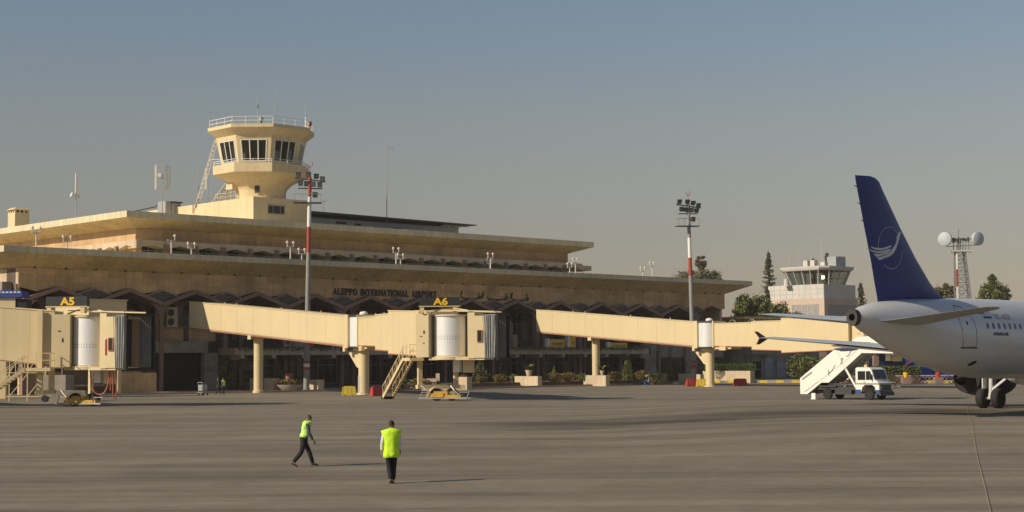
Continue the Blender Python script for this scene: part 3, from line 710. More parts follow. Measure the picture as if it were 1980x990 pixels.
t = mast('panel_antenna_mast', 'single white upright panel antenna on the roof left of the tower', B(20.0, 24.5, 24.55), 5.0, 0.05)
MB().box(-0.42,-0.16,-.1,.1,2.0,4.9).build('panel_antenna', M['lampwhite'], t)
t = mast('antenna_mast', 'thin pole with a red tip between the panel antenna and the tower', B(21.5, 22.5, 24.55), 5.4, 0.05)
MB().cyl((0,0,4.9),(0,0,5.3),0.1,n=8).build('red_tip', M['red'], t); MB().box(-.14,.14,-.08,.08,1.4,2.6).build('panel_antenna', M['lampwhite'], t)
t = mast('antenna_mast', 'plain white pole nearest the left of the control tower', B(22.3, 20.2, 24.55), 5.2, 0.05, m=M['white'])
# steel stair climbing to the tower and cabinet at its head
sr = thing('roof_stair', 'steel stair rising to the landing on the left side of the tower', 'stair', B(20.1, 23.0, 24.55), 0)
a = Vector((0,0,0)); c = Vector((3.1,-2.4,3.5)); b = MB(); sd = Vector((0.35,0.45,0))
for s in (-1, 1):
    b.bar(a+sd*s, c+sd*s, 0.10, 0.2); b.bar(a+sd*s+Vector((0,0,1)), c+sd*s+Vector((0,0,1)), 0.05)
    for i in range(6):
        q = a.lerp(c, i/5)+sd*s; b.bar(q, q+Vector((0,0,1)), 0.04)
b.build('stringer', M['steel'], sr)
for i in range(11):
    q = a.lerp(c, (i+.5)/11); MB().bar(q-sd, q+sd, 0.24, 0.05).build('tread', M['steel'], sr)
cb = thing('equipment_cabinet', 'cream equipment cabinet on legs at the left foot of the control tower', 'cabinet', B(19.3, 17.2, 24.55), BRZ)
MB().box(-0.75,0.75,-0.7,0.7,1.3,3.0).build('cabinet', M['tower_cream'], cb)
for x in (-.65,.65):
    for y in (-.6,.6): MB().box(x-.05,x+.05,y-.05,y+.05,0,1.3).build('leg', M['steel'], cb)
rr = MB()
for i in range(9): rr.bar((i*0.6,0,0),(i*0.6,0,1.0),0.05)
rr.bar((0,0,1.0),(4.8,0,1.0),0.05).bar((0,0,.5),(4.8,0,.5),0.04)
o = rr.build('railing', M['tower_cream'], None, B(18.9, 16.2, 24.55), (0,0,BRZ+math.pi/2)); tag(o, 'light railing along the block edge at the left foot of the tower', 'railing')
ac = thing('rooftop_unit', 'boxy grey rooftop unit beside a dark framed unit on the upper roof', 'air conditioner', B(17.2, 31.5, 20.75), BRZ)
MB().box(-.1,.75,-1.0,1.0,0,4.55).build('casing', M['bluegrey'], ac)
MB().box(.85,2.3,-1.0,1.0,0,4.35).build('second_casing', M['bluegrey'], ac); MB().box(.7,2.5,-1.2,1.2,4.4,4.55).build('lid', M['dark'], ac)
pp = thing('roof_pipe', 'dark bent pipe running along the roof edge left of the tower block', 'pipe', B(9.6, 26, 20.8), 0)
MB().tube([(0,0,0),(0.1,0,2.3),(2.8,0.4,2.9),(3.0,0.4,3.2)], 0.07).build('pipe', M['dark'], pp)

# ------------------------------------------------------------------ name on the wall
sg = thing('airport_name_sign', 'dark raised letters ALEPPO INTERNATIONAL AIRPORT on the stone wall', 'sign', B(22.4, -0.09, 11.62), BRZ)
words = 'ALEPPO INTERNATIONAL AIRPORT'
def letters(par, s, total, h):
    wd = {}
    tot = 0; xs_ = []
    for chh in s:
        wv = {'I': 0.42, ' ': 0.62, 'E': 0.78, 'L': 0.78, 'P': 0.85, 'T': 0.82, 'N': 0.95, 'O': 1.0}.get(chh, 0.9)
        xs_.append((chh, tot, wv)); tot += wv+0.10
    k = total/tot
    for chh, x, wv in xs_:
        if chh == ' ': continue
        if chh not in wd:
            wd[chh] = text(chh, h/0.70, M['letter'], 'letter', par, (0,0,0), (math.pi/2,0,0), 0.05, bold=0.055)
            o = wd[chh]
        else:
            o = wd[chh].copy(); COL.objects.link(o)
        bbw = max(v.co.x for v in o.data.vertices)-min(v.co.x for v in o.data.vertices)
        o.location = ((x+wv/2)*k, -0.03, 0); o.scale = (wv*k/bbw*0.98, 1, 1)
letters(sg, words, 17.0, 0.78)
ar = thing('arabic_name_sign', 'dark calligraphic Arabic airport name on the stone wall right of the Latin letters', 'sign', B(43.2, -0.09, 11.5), BRZ)
def stroke(pts, wd, name='stroke', par=None, m=None, y=-0.06):
    b = MB(); n = len(pts)
    P = [Vector((p[0], 0, p[1])) for p in pts]
    for i in range(n-1):
        wa = wd*(0.55+0.9*math.sin(math.pi*min(1,(i+0.15)/(n-1)))); wb = wd*(0.55+0.9*math.sin(math.pi*min(1,(i+1)/(n-1)*0.97)))
        d = (P[i+1]-P[i]).normalized(); nn = Vector((-d.z,0,d.x))
        q = [P[i]-nn*wa/2, P[i+1]-nn*wb/2, P[i+1]+nn*wb/2, P[i]+nn*wa/2]
        b.hexa([(v.x,y,v.z) for v in (q[0],q[1])]+[(v.x,y+.05,v.z) for v in (q[1],q[0])], [(v.x,y,v.z) for v in (q[3],q[2])]+[(v.x,y+.05,v.z) for v in (q[2],q[3])])
    return b.build(name, m or M['letter'], par)
def arabic(par, x0, L, tall=True, dot=True, hook=True, rise=0.0):
    n = 12; pts = [(x0+L*i/n, 0.42-0.40*math.sin(math.pi*min(1,(i/n)*1.0))**0.6*(1 if i < n else 0.4)+rise*i/n) for i in range(n+1)]
    stroke(pts, 0.19, 'letter', par)
    if tall: stroke([(x0+0.1,0.45),(x0+0.2,0.8),(x0+0.38,1.12)], 0.15, 'letter', par)
    if hook:
        e_ = x0+L
        stroke([(e_-.5,0.18),(e_-.2,0.10),(e_+.15,0.18),(e_+.25,0.42),(e_+.02,0.50),(e_-.15,0.35)], 0.14, 'letter', par)
        stroke([(e_-.1,0.5),(e_-.02,0.75),(e_-.14,1.0)], 0.10, 'letter', par)
    if dot: MB().box(x0+L*.42,x0+L*.42+.16,-.06,-.01,-0.38,-0.22).box(x0+L*.42+.2,x0+L*.42+.36,-.06,-.01,-0.34,-0.18).build('dot', M['letter'], par)
arabic(ar, 0.3, 3.4); stroke([(3.9,.2),(4.15,.25),(4.3,1.1)], .12, 'letter', ar); stroke([(4.35,.1),(4.5,.6),(4.6,1.15)], .1, 'letter', ar)
arabic(ar, 5.0, 3.7, tall=False); arabic(ar, 9.6, 3.1, dot=False); stroke([(9.5,.3),(9.6,.8),(9.68,1.05)], .1, 'letter', ar)

# ------------------------------------------------------------------ things under and around the arcade
def ac_unit(t, w_, z, label, full=True):
    a = thing('air_conditioner', label, 'air conditioner', B(t, w_, z), BRZ)
    MB().box(-.7 if full else -.28,.7 if full else .28,-.2,.25,0,2.3).build('casing', M['pinkstone'], a)
    if full:
        for zz in (0.6, 1.65): MB().cyl((-.2,-.21,zz),(-.2,-.25,zz),0.42,n=18).build('fan', M['dark'], a)
MB().box(-2.0, 6.0, 0.55, 1.3, 7.301, 7.36).build('ledge', M['concrete'], term)
ac_unit(0.1, 0.9, 7.36, 'white outdoor unit with two round fans in the arch above the goods door')
ac_unit(-1.6, 0.9, 7.36, 'narrow white outdoor unit beside the column above the goods door', False)
def advert(t, w_, z, hw, h, label, name='advert_box'):
    a = thing(name, label, 'advert box', B(t, w_, z), BRZ)
    MB().box(-hw,hw,-.25,.25,0.15,h).build('yellow_panel', M['signyellow'], a)
    MB().box(-hw-.03,-hw+.34,-.28,.28,0.1,h+.12).build('white_end', M['white'], a)
    MB().box(-hw,hw,-.3,.3,-0.0,0.149).build('foot', M['steel'], a)
    MB().box(-hw+.9,hw-.3,-.27,-.251,h*.35,h*.62).build('faded_print', M['concrete'], a)
advert(59.0, -2.4, 4.95, 1.7, 1.25, 'long yellow and white advert box standing on the balcony'); advert(62.1, -2.4, 4.95, 0.75, 1.6, 'taller yellow and white advert box at the right end of the pair on the balcony')
advert(71.8, -2.2, 4.95, 2.0, 0.8, 'low yellow advert box on the balcony partly hidden behind the round column')
bs = thing('notice_board', 'pale notice board with a dark picture on the balcony behind the left bridge column', 'notice board', B(15.6,-2.3,4.95), BRZ)
MB().box(-2.2,2.2,-.1,.1,0,1.7).build('board', M['concrete'], bs); MB().box(-1.9,-1.4,-.13,-.101,.5,1.5).build('picture', M['dark'], bs)
bs = thing('notice_board', 'pale notice board on the balcony right of the light mast, under the bridge', 'notice board', B(22.6,-2.3,4.95), BRZ)
MB().box(-2.2,2.2,-.1,.1,0,1.2).build('board', M['concrete'], bs); MB().box(-1.7,-1.1,-.13,-.101,.3,0.9).build('picture', M['dark'], bs)

# ------------------------------------------------------------------ boarding bridges
def jet_bridge(label, tside, C1, cab_rot, sign_text, fixed=True, zdrum=(3.62, 7.05), stair=True, gap=0.0, fulllow=True):
    tc_ = tside+1.43; wc = -32.8-gap
    C0 = B(tc_, wc, 0); C1 = Vector((C1[0], C1[1], 0))
    d = C1-C0; Ltot = d.length; ang = math.atan2(d.y, d.x)
    root = thing('jet_bridge', label, 'boarding bridge', (C0.x, C0.y, 0), 0)
    # fixed tunnel, built in building axes relative to C0
    fz = BRZ
    def top(w_): return 10.42+0.0815*w_+(0.15 if gap else 0)
    if fixed:
        e_ = -31.6-gap; s_ = -2.9 if not gap else -6.2
        W0, W1 = s_-wc, e_-wc
        MB().hexa([(-1.38,W1,top(e_)-2.93),(1.38,W1,top(e_)-2.93),(1.38,W0,top(s_)-2.93),(-1.38,W0,top(s_)-2.93)],
                  [(-1.38,W1,top(e_)),(1.38,W1,top(e_)),(1.38,W0,top(s_)),(-1.38,W0,top(s_))]).build('fixed_tunnel', M['bridge'], root, rot=(0,0,fz))
        n = 9    # side cladding sheets with thin laps
        for i in range(n):
            a = W0+(W1-W0)*i/n-0.01; c = W0+(W1-W0)*(i+1)/n+0.01
            ta, tb_ = top(a+wc), top(c+wc)
            MB().hexa([(-1.42,c,tb_-2.86),(-1.381,c,tb_-2.86),(-1.381,a,ta-2.86),(-1.42,a,ta-2.86)],
                      [(-1.42,c,tb_-0.08),(-1.381,c,tb_-0.08),(-1.381,a,ta-0.08),(-1.42,a,ta-0.08)]).build('side_sheet', M['bridge'], root, rot=(0,0,fz))
        b = MB()
        for s in (-1, 1): b.hexa([(s*1.3-.1,W1,top(e_)-3.10),(s*1.3+.1,W1,top(e_)-3.10),(s*1.3+.1,W0,top(s_)-3.10),(s*1.3-.1,W0,top(s_)-3.10)],
                  [(s*1.3-.1,W1,top(e_)-2.935),(s*1.3+.1,W1,top(e_)-2.935),(s*1.3+.1,W0,top(s_)-2.935),(s*1.3-.1,W0,top(s_)-2.935)])
        b.build('bottom_beam', M['beam'], root, rot=(0,0,fz))
        b = MB(); b.hexa([(-1.47,W1,top(e_)-.06),(-1.33,W1,top(e_)-.06),(-1.33,W0,top(s_)-.06),(-1.47,W0,top(s_)-.06)], [(-1.47,W1,top(e_)+.03),(-1.33,W1,top(e_)+.03),(-1.33,W0,top(s_)+.03),(-1.47,W0,top(s_)+.03)])
        b.build('roof_edge_trim', M['bridge2'], root, rot=(0,0,fz))
        for f in (0.25, 0.33, 0.62, 0.86):
            y = W0+(W1-W0)*f; MB().box(-1.42,-1.32,y-.04,y+.04,top(y+wc)+.03,top(y+wc)+.28).build('roof_stud', M['bridge2'], root, rot=(0,0,fz))
        yc = -14.8-gap*0.6-wc; zt = top(yc+wc)-3.12
        cl = MB(); cl.lathe([(0.62,0),(0.60,0.25),(0.50,0.30),(0.50,zt-.3),(0.58,zt-.25),(0.58,zt)], 24, (-0.2,yc))
        cl.build('support_column', M['bridge2'], root, rot=(0,0,fz))
        MB().box(-1.3,1.3,yc-.25,yc+.25,zt-.02,zt+.17).box(-1.42,-1.1,yc-.3,yc+.3,zt-.35,zt+.1).build('column_head', M['bridge2'], root, rot=(0,0,fz))
        MB().hexa([(-1.5,W1-.5,top(e_)-3.2),(1.5,W1-.5,top(e_)-3.2),(1.5,W1+.02,top(e_)-3.2),(-1.5,W1+.02,top(e_)-3.2)],
                  [(-1.5,W1-.5,top(e_)+.1),(1.5,W1-.5,top(e_)+.1),(1.5,W1+.02,top(e_)+.1),(-1.5,W1+.02,top(e_)+.1)]).build('end_frame', M['bridge2'], root, rot=(0,0,fz))
    # rotunda
    z0, z1 = 4.80, 7.72
    dr = MB(); prof = []
    n = 48; v = []
    for z in (z0, z1):
        for i in range(n):
            r = 1.42+(0.004 if i % 2 else 0); v.append((r*math.cos(2*math.pi*i/n), r*math.sin(2*math.pi*i/n), z))
    dr.add(v, [(i, n+i, n+(i+1) % n, (i+1) % n) for i in range(n)]+[tuple(range(n)), tuple(range(2*n-1, n-1, -1))])
    dr.build('rotunda', M['alu'], root, ang=20)
    MB().lathe([(1.5,z1),(1.5,z1+.10),(0.9,z1+.18)], 28).build('rotunda_cap', M['dark'], root); MB().lathe([(1.5,z0-.14),(1.5,z0)], 28).build('rotunda_rim', M['dark'], root)
    MB().lathe([(0.42,z1+.2),(0.46,z1+.32),(0.34,z1+.5),(0.08,z1+.58)], 20).build('roof_dome', M['white'], root)
    MB().lathe([(0.75,0),(0.72,0.14),(0.53,0.16),(0.53,4.1),(0.58,4.12),(0.58,4.3),(1.1,4.42),(1.1,4.655)], 28).build('pedestal_column', M['bridge2'], root)
    bo = MB()
    for i in range(10):
        a = 2*math.pi*i/10; bo.cyl((.64*math.cos(a),.64*math.sin(a),.15),(.64*math.cos(a),.64*math.sin(a),.24),.04,n=6)
    bo.build('anchor_bolts', M['dark'], root)
    MB().prism([(0.2,4.3),(1.85,4.3),(1.85,4.08),(0.62,2.75),(0.2,2.6)], -0.42, 0.42, 'x').build('corbel', M['bridge2'], root, rot=(0,0,fz))
    MB().box(-1.45,-1.1,1.2,1.55,4.3,4.9).build('frame_bracket', M['bridge2'], root, rot=(0,0,fz))
    # telescoping sections, local x from C0 to C1
    zb1, zt1 = zdrum
    secs = [(1.45, Ltot*0.36, 2.0, 4.92, 4.75, 7.58, 7.55), (Ltot*0.30, Ltot*0.52, 2.3, 4.44, 4.26, 7.68, 7.66), (Ltot*0.48, Ltot-2.55, 2.6, 4.04, zb1+.12, 7.93, zt1+.45)]
    for i, (a, c, wd, ba, bb, ta, tb_) in enumerate(secs):
        h = wd/2
        o = MB().hexa([(a,-h,ba),(c,-h,bb),(c,h,bb),(a,h,ba)], [(a,-h,ta),(c,-h,tb_),(c,h,tb_),(a,h,ta)]).build('tunnel_section', M['bridge'], root, rot=(0,0,ang))
        for s in (-1, 1):
            MB().hexa([(a,s*h-.06,ba-.1),(c,s*h-.06,bb-.1),(c,s*h+.06,bb-.1),(a,s*h+.06,ba-.1)],
                      [(a,s*h-.06,ba-.003),(c,s*h-.06,bb-.003),(c,s*h+.06,bb-.003),(a,s*h+.06,ba-.003)]).build('side_beam', M['beam'], o)
            MB().hexa([(a,s*h-.05,ta-.05),(c,s*h-.05,tb_-.05),(c,s*h+.05,tb_-.05),(a,s*h+.05,ta-.05)],
                      [(a,s*h-.05,ta+.05),(c,s*h-.05,tb_+.05),(c,s*h+.05,tb_+.05),(a,s*h+.05,ta+.05)]).build('roof_trim', M['bridge2'], o)
        rbn = max(2, int((c-a)/1.6))
        for j in range(1, rbn):
            f = j/rbn; x = a+(c-a)*f; zb_ = ba+(bb-ba)*f; zt_ = ta+(tb_-ta)*f
            for s in (-1, 1):
                MB().box(x-.012,x+.012, min(s*h, s*(h+.007)), max(s*h, s*(h+.007)), zb_+.02, zt_-.06).build('wall_rib', M['bridge'], o)
    MB().box(1.42,1.62,-1.12,1.12,4.7,7.9).build('rotating_frame', M['bridge2'], root, rot=(0,0,ang))
    MB().box(1.5,4.2,-0.9,0.9,4.5,4.91).box(2.6,3.6,-1.25,-0.9,4.35,4.8).build('underframe', M['bridge2'], root, rot=(0,0,ang))
    for x, y, r in ((3.5,.2,.5),(6.5,.2,.5)):
        MB().tube([(x+r*math.cos(a),y,7.5+0.1+r*.75*math.sin(a)) for a in [math.pi*j/8 for j in range(9)]], 0.035, 6).build('roof_hoop', M['steel'], root, rot=(0,0,ang))
    # cab
    cx, cy = C1.x-C0.x, C1.y-C0.y
    cl_ = (cx, cy, 0); cr_ = (0,0,cab_rot)
    zb, zt = zdrum
    def cb(mb, name, m, par=root, **k): return mb.build(name, m, par, cl_, cr_, **k)
    if sign_text == 'A5':
        MB().box(Ltot-2.7,Ltot-1.3,-1.5,1.5,zb-.0,zt+.18).build('cab_entry_section', M['bridge'], root, rot=(0,0,ang))
        MB().box(Ltot-1.9,Ltot-1.8,-1.53,-1.501,zb+1.9,zb+2.2).box(Ltot-2.2,Ltot-2.0,-1.53,-1.501,zb+2.7,zb+2.78).build('door_marks', M['dark'], root, rot=(0,0,ang))
        cb(MB().box(-1.75,-1.3,-1.15,1.15,zb-.02,zt+.1), 'cab_rear_jamb', M['bridge2'])
    else: cb(MB().box(-2.55,-1.45,-1.6,1.6,zb-.0,zt+.18), 'cab_entry_section', M['bridge2'])
    MB().box(-1.9,-1.82,-1.63,-1.601,zb+1.1,zb+1.22).box(-2.2,-2.0,-1.63,-1.601,zb+1.7,zb+1.76).box(-1.9,-1.78,-1.63,-1.601,zb+1.95,zb+2.2).build('door_fittings', M['dark'], root, cl_, cr_)
    n = 72; v = []
    for z in (zb+.12, zt-.05):
        for i in range(n):
            r = 1.40+(0.006 if i % 2 else 0); v.append((r*math.cos(2*math.pi*i/n), r*math.sin(2*math.pi*i/n), z))
    cb(MB().add(v, [(i, n+i, n+(i+1) % n, (i+1) % n) for i in range(n)]+[tuple(range(n)), tuple(range(2*n-1, n-1, -1))]), 'ribbed_drum', M['alu'], ang=12)
    sl = MB()
    for i in range(12):
        a = R(-140)+R(100)*i/11
        for z in (zb+1.52, zb+1.72): sl.cyl((1.41*math.cos(a),1.41*math.sin(a),z),(1.43*math.cos(a),1.43*math.sin(a),z),0.03,n=6) if False else sl.box(1.405*math.cos(a)-.012,1.405*math.cos(a)+.012,1.41*math.sin(a)-.012,1.41*math.sin(a)+.012,z-.05,z+.05)
    stuff(cb(sl, 'drum_slots', M['slot']))
    cb(MB().lathe([(1.62,zb-.22),(1.62,zb+.02),(1.5,zb+.1)], 40), 'drum_rim', M['bridge2']); cb(MB().lathe([(1.52,zt-.04),(1.52,zt+.06),(1.2,zt+.12)], 40), 'drum_cap', M['bridge2'])
    cb(MB().box(-1.5,3.3,-1.4,1.4,zb-.25,zb-.02), 'cab_floor', M['bridge2'])
    cb(MB().box(1.90,2.5,-1.5,1.5,zb-.12,zt+.22), 'cab_frame', M['bridge2'])
    cb(MB().box(1.0,1.9,-.35,.35,zb-.1,zt+.02), 'drum_throat', M['dark'])
    cb(MB().box(2.501,3.35,-1.5,-1.4,zb-.08,zt-.05).box(2.501,3.35,1.4,1.5,zb-.08,zt-.05).box(2.501,3.35,-1.399,1.399,zt-.2,zt-.05), 'cab_side_panel', M['bridge'])
    wn = cb(MB().box(2.78,3.12,-1.55,-1.501,zb+1.25,zb+2.15), 'cab_window', M['glass'])
    MB().box(2.72,2.78,-1.58,-1.501,zb+1.2,zb+2.2).box(3.12,3.18,-1.58,-1.501,zb+1.2,zb+2.2).box(2.78,3.12,-1.58,-1.552,zb+2.15,zb+2.21).box(2.78,3.12,-1.58,-1.552,zb+1.19,zb+1.25).build('window_surround', M['beam'], wn)
    # folding canopy: pleated hoops then the dark open mouth
    for i in range(5):
        x = 3.37+i*0.20; o_ = 0.05*i
        f = MB()
        for (ya, yb) in ((-1.5-o_, -1.3-o_), (1.3+o_, 1.5+o_)):
            f.prism([(x,ya if ya < 0 else yb),(x+.10,(ya-.09) if ya < 0 else yb+.09),(x+.20,ya if ya < 0 else yb),(x+.16,(ya+.12) if ya < 0 else yb-.12),(x+.04,(ya+.12) if ya < 0 else yb-.12)], zb-.05, zt-.02, 'z')
        f.box(x,x+.2,-1.5-o_,1.5+o_,zt-.03,zt+.05)
        cb(f, 'canopy_fold', M['greyfold'])
        fr = MB(); fr.bar((x+.1,-1.63-o_,zb-.1),(x+.05+.10*(i-2),-1.61-o_,zt),0.045)
        cb(fr, 'fold_rod', M['steel'])
    cb(MB().box(4.38,4.6,-1.85,-1.6,zb-.1,zt-.0).box(4.38,4.6,1.6,1.85,zb-.1,zt).box(4.38,4.6,-1.85,1.85,zt+.001,zt+.2).box(4.38,4.65,-1.8,1.8,zb-.25,zb-.101), 'bumper_frame', M['black'])
    cb(MB().box(2.6,2.7,-1.39,1.39,zb,zt-.21), 'inner_bulkhead', M['dark'])
    cb(MB().bar((-1.3,-1.2,zt+.5),(4.2,-1.5,zt+.28),0.12,0.08).bar((-1.2,1.2,zt+.5),(4.0,1.4,zt+.3),0.1), 'roof_rail', M['bridge2'])
    cb(MB().tube([(-1.4,-1.2,zt+.22),(-0.6,-1.1,zt+.5),(0.6,-1.0,zt+.6),(1.7,-1.1,zt+.42),(2.3,-1.2,zt+.25)], 0.07, 6), 'roof_cable_duct', M['bridge2'])
    # lift columns, axle, wheels
    lx = Ltot-3.5
    for s in (-1, 1):
        MB().box(lx-.19,lx+.19,s*1.62-.18,s*1.62+.18,1.3,zt+.5).build('lift_column', M['bridge2'], root, rot=(0,0,ang))
        MB().box(lx-.13,lx+.13,s*1.62-.13,s*1.62+.13,1.281,1.299).build('lift_foot', M['bridge2'], root, rot=(0,0,ang))
    lb = MB()
    lb.box(lx-.3,lx+.3,-1.9,1.9,0.95,1.28).build('axle_beam', M['bridge2'], root, rot=(0,0,ang))
    bgx = (cx, cy-0.4, 0)
    cabz = MB().box(-1.0,-0.4,-0.3,0.3,zb-1.25,zb-.26).build('hanging_cabinet', M['white'], root, (cx+1.2,cy,0), cr_)
    MB().box(-.35,.5,-.3,.3,zb-1.3,zb-.26).build('motor_cabinet', M['bridge2'], root, (cx+1.4,cy,0), cr_)
    for dx, dy in ((-0.9,-0.1),(0.35,0.5)):
        wq = MB().cyl((0,-.17,.52),(0,.17,.52),0.52,n=24).build('bogie_wheel', M['tyre'], root, (cx+dx-.3,cy+dy,0), (0,0,R(12)))
        MB().cyl((0,-.19,.52),(0,-.171,.52),0.27,n=16).build('wheel_rim', M['bridge2'], wq)
    fe = MB()
    for i in range(9):
        a0 = math.pi*(0.02+i/9*0.96); a1 = math.pi*(0.02+(i+1)/9*0.96)
        fe.hexa([(.62*math.cos(a0),-.3,.52+.62*math.sin(a0)),(.62*math.cos(a1),-.3,.52+.62*math.sin(a1)),(.62*math.cos(a1),.3,.52+.62*math.sin(a1)),(.62*math.cos(a0),.3,.52+.62*math.sin(a0))],
                [(.67*math.cos(a0),-.3,.52+.67*math.sin(a0)),(.67*math.cos(a1),-.3,.52+.67*math.sin(a1)),(.67*math.cos(a1),.3,.52+.67*math.sin(a1)),(.67*math.cos(a0),.3,.52+.67*math.sin(a0))])
    fe.build('wheel_fender', M['bridge2'], root, (cx-1.2,cy-.1,0), (0,0,R(12)))
    MB().box(-1.7,-.2,-.45,.35,.28,.62).box(-.1,1.3,-.5,.2,.22,.5).build('drive_motor', M['yellow'], root, (cx-.3,cy-.5,0), cr_)
    MB().box(-.9,.3,-.3,.3,.5,.78).build('drive_housing', M['yellow'], root, (cx-.5,cy-.4,0), cr_)
    ar_ = MB()
    ar_.tube([(-2.2,-.3,1.25),(-1.7,-.5,.9),(-1.1,-.6,.35)], .05, 6).tube([(.2,.3,1.25),(.6,0,.85),(1.0,-.1,.5)], .06, 6)
    for x, xx in ((-2.2,-1.5),(1.1,1.9)):
        ar_.tube([(x,-.7,.25),(x+.2,-.7,.7),(xx+.2,-.7,.7),(xx,-.7,.25),(x,-.7,.25)], .03, 6)
    ar_.bar((-2.3,-.75,.2),(1.9,-.75,.2),.07).bar((-2.3,.6,.2),(1.9,.6,.2),.07)
    ar_.build('bumper_frame_pipes', M['steel'], root, (cx-.3,cy-.3,0), cr_)
    # service stair on the camera side of the tunnel
    if stair:
        sx = Ltot-2.6; y0 = -1.65; zf = zb-.02   # landing
        s_ = -1
        MB().box(sx-1.9,sx+.2,y0-1.2,y0+.05,zf-.28,zf-.02).build('landing', M['bridge2'], root, rot=(0,0,ang))
        rl_ = MB()
        for (px_, py_) in ((sx-1.9,y0-1.2),(sx-.85,y0-1.2),(sx+.2,y0-1.2),(sx+.2,y0-.1)):
            rl_.bar((px_,py_,zf-.02),(px_,py_,zf+1.08),.05)
        for zz in (.55, 1.08): rl_.bar((sx-1.9,y0-1.2,zf+zz),(sx+.2,y0-1.2,zf+zz),.05).bar((sx+.2,y0-1.2,zf+zz),(sx+.2,y0-.1,zf+zz),.05)
        rl_.build('landing_railing', M['bridge2'], root, rot=(0,0,ang))
        top_ = Vector((sx-1.7, y0-.75, zf-.1)); run = 4.0; bot = top_+Vector((-run*.985, -run*.17, 0)); bot.z = 0.12
        sb_ = MB()
        for s in (-1, 1):
            o_ = Vector((0,s*.45,0)); sb_.bar(top_+o_, bot+o_, 0.09, 0.26)
            sb_.bar(top_+o_+Vector((0,0,1.0)), bot+o_+Vector((0,0,1.0)), .055)
            for i in range(7):
                q = bot.lerp(top_, i/6)+o_; sb_.bar(q, q+Vector((0,0,1.0)), .045)
                if i < 6:
                    q2 = bot.lerp(top_, (i+1)/6)+o_; sb_.bar(q+Vector((0,0,.1)), q2+Vector((0,0,.95)), .03) if s < 0 else None
        sb_.build('stair_stringer', M['bridge2'], root, rot=(0,0,ang))
        for i in range(15):
            q = bot.lerp(top_, (i+.6)/15.2); MB().box(q.x-.16,q.x+.16,q.y-.43,q.y+.43,q.z-.02,q.z+.03).build('stair_tread', M['bridge2'], root, rot=(0,0,ang))
        MB().cyl((bot.x,bot.y-.55,.12),(bot.x,bot.y+.55,.12),.12,n=12).build('stair_roller', M['tyre'], root, rot=(0,0,ang))
    return root, C0, ang, Ltot

j6, C06, ang6, L6 = jet_bridge('cream boarding bridge at the centre with ribbed silver cab drum and landing stair', 0.05, (-5.15, 132.0), R(-15), 'A6')
j5, C05, ang5, L5 = jet_bridge('nearest cream boarding bridge at the far left with stair, silver drum and red hanging hose', 0.05-51.6, (-32.5, 122.0), R(-23), 'A5', zdrum=(3.02, 6.86))
j7, C07, ang7, L7 = jet_bridge('cream boarding bridge on the right whose cab end is hidden behind the aircraft tail', 51.67, (40.5, 172.5), R(-47), 'A7', zdrum=(4.25, 7.45), stair=False, gap=1.9)

# orange power hose hanging under the A5 cab
hs = thing('power_hose', 'orange power hose hanging in a loop under the left bridge cab', 'hose', (-32.2, 120.6, 2.8), 0)
MB().tube([(.72-.74*math.cos(math.pi*i/12),0,-.55-1.35*math.sin(math.pi*i/12)**.8+.55*abs(math.cos(math.pi*i/12))**4) for i in range(13)], .055, 8).build('hose', M['orange'], hs)
MB().tube([(1.75,-.1,.9),(1.75,-.1,-1.8),(1.8,0,-2.2)], .05, 8).tube([(2.0,-.1,.9),(2.02,-.1,-1.8),(1.9,0,-2.3)], .045, 8).tube([(1.6,-.1,.9),(1.55,-.1,-1.6)], .04, 8).build('hose_bundle', M['orange'], hs)
MB().box(1.35,1.85,-1.0,-.6,1.1,2.3).build('hose_box', M['red'], hs)

def gate_sign(txt, label, loc, rz, wd=3.35, h=0.72):
    g_ = thing('gate_sign', label, 'gate sign', loc, rz)
    MB().box(-wd/2,wd/2,-.22,.22,0,h).build('sign_panel', M['signblack'], g_)
    MB().box(-wd/2-.04,wd/2+.04,-.26,.26,-.07,-.003).build('sign_rim', M['bridge2'], g_)
    text(txt, 0.80, M['signyellow'], 'sign_lettering', g_, (0.12,-.235,.09), (math.pi/2,0,0), 0.012, 1.25, bold=0.028)
    MB().box(-wd/2+.05,-wd/2+.4,-.2,.2,-.55,-.071).build('sign_post', M['bridge2'], g_); MB().box(wd/2-.55,wd/2-.2,-.2,.2,-.55,-.071).build('sign_post', M['bridge2'], g_)
gate_sign('A6', 'black gate sign with yellow A6 on top of the central boarding bridge', (-6.05, 130.9, 7.86), R(0))
gate_sign('A5', 'black gate sign with yellow A5 on top of the left boarding bridge', (-34.0, 120.6, 7.66), R(-12), wd=3.4, h=0.74)
# the corridor beside the A5 gate, in the shade of the roof, and the blue awning of the next gate
co = thing('link_corridor', 'cream link corridor in shade under the roof left of the arches', 'corridor', B(-15.5,-8.6,0), BRZ)
MB().box(0,4.4,0,8.0,7.1,9.8).build('corridor_box', M['bridge'], co); MB().box(-.3,4.5,-.1,.05,9.82,9.95).build('roof_pipe', M['bridge2'], co)
MB().box(3.6,4.0,.3,.7,0,7.09).box(.4,.8,.3,.7,0,7.09).build('corridor_leg', M['bridge2'], co)
aw = thing('blue_awning', 'blue awning with scalloped white trim over a cream cab at the far left edge', 'awning', (-49.2, 150.0, 0), 0)
MB().rings([[(-6+i*0, -1.2, 9.7),(-6,1.5,9.7),(-6,1.5,10.35),(-6,-.6,10.42)] for i in (0,)]+[[(2.9,-1.2,9.6),(2.9,1.5,9.6),(2.7,1.5,10.15),(2.7,-.6,10.2)]]).build('awning_canvas', M['blueawn'], aw)
b = MB()
for i in range(24): b.box(-6+i*.37,-6+i*.37+.24,-1.25,-1.21,9.98,10.1)
b.build('scalloped_trim', M['white'], aw)
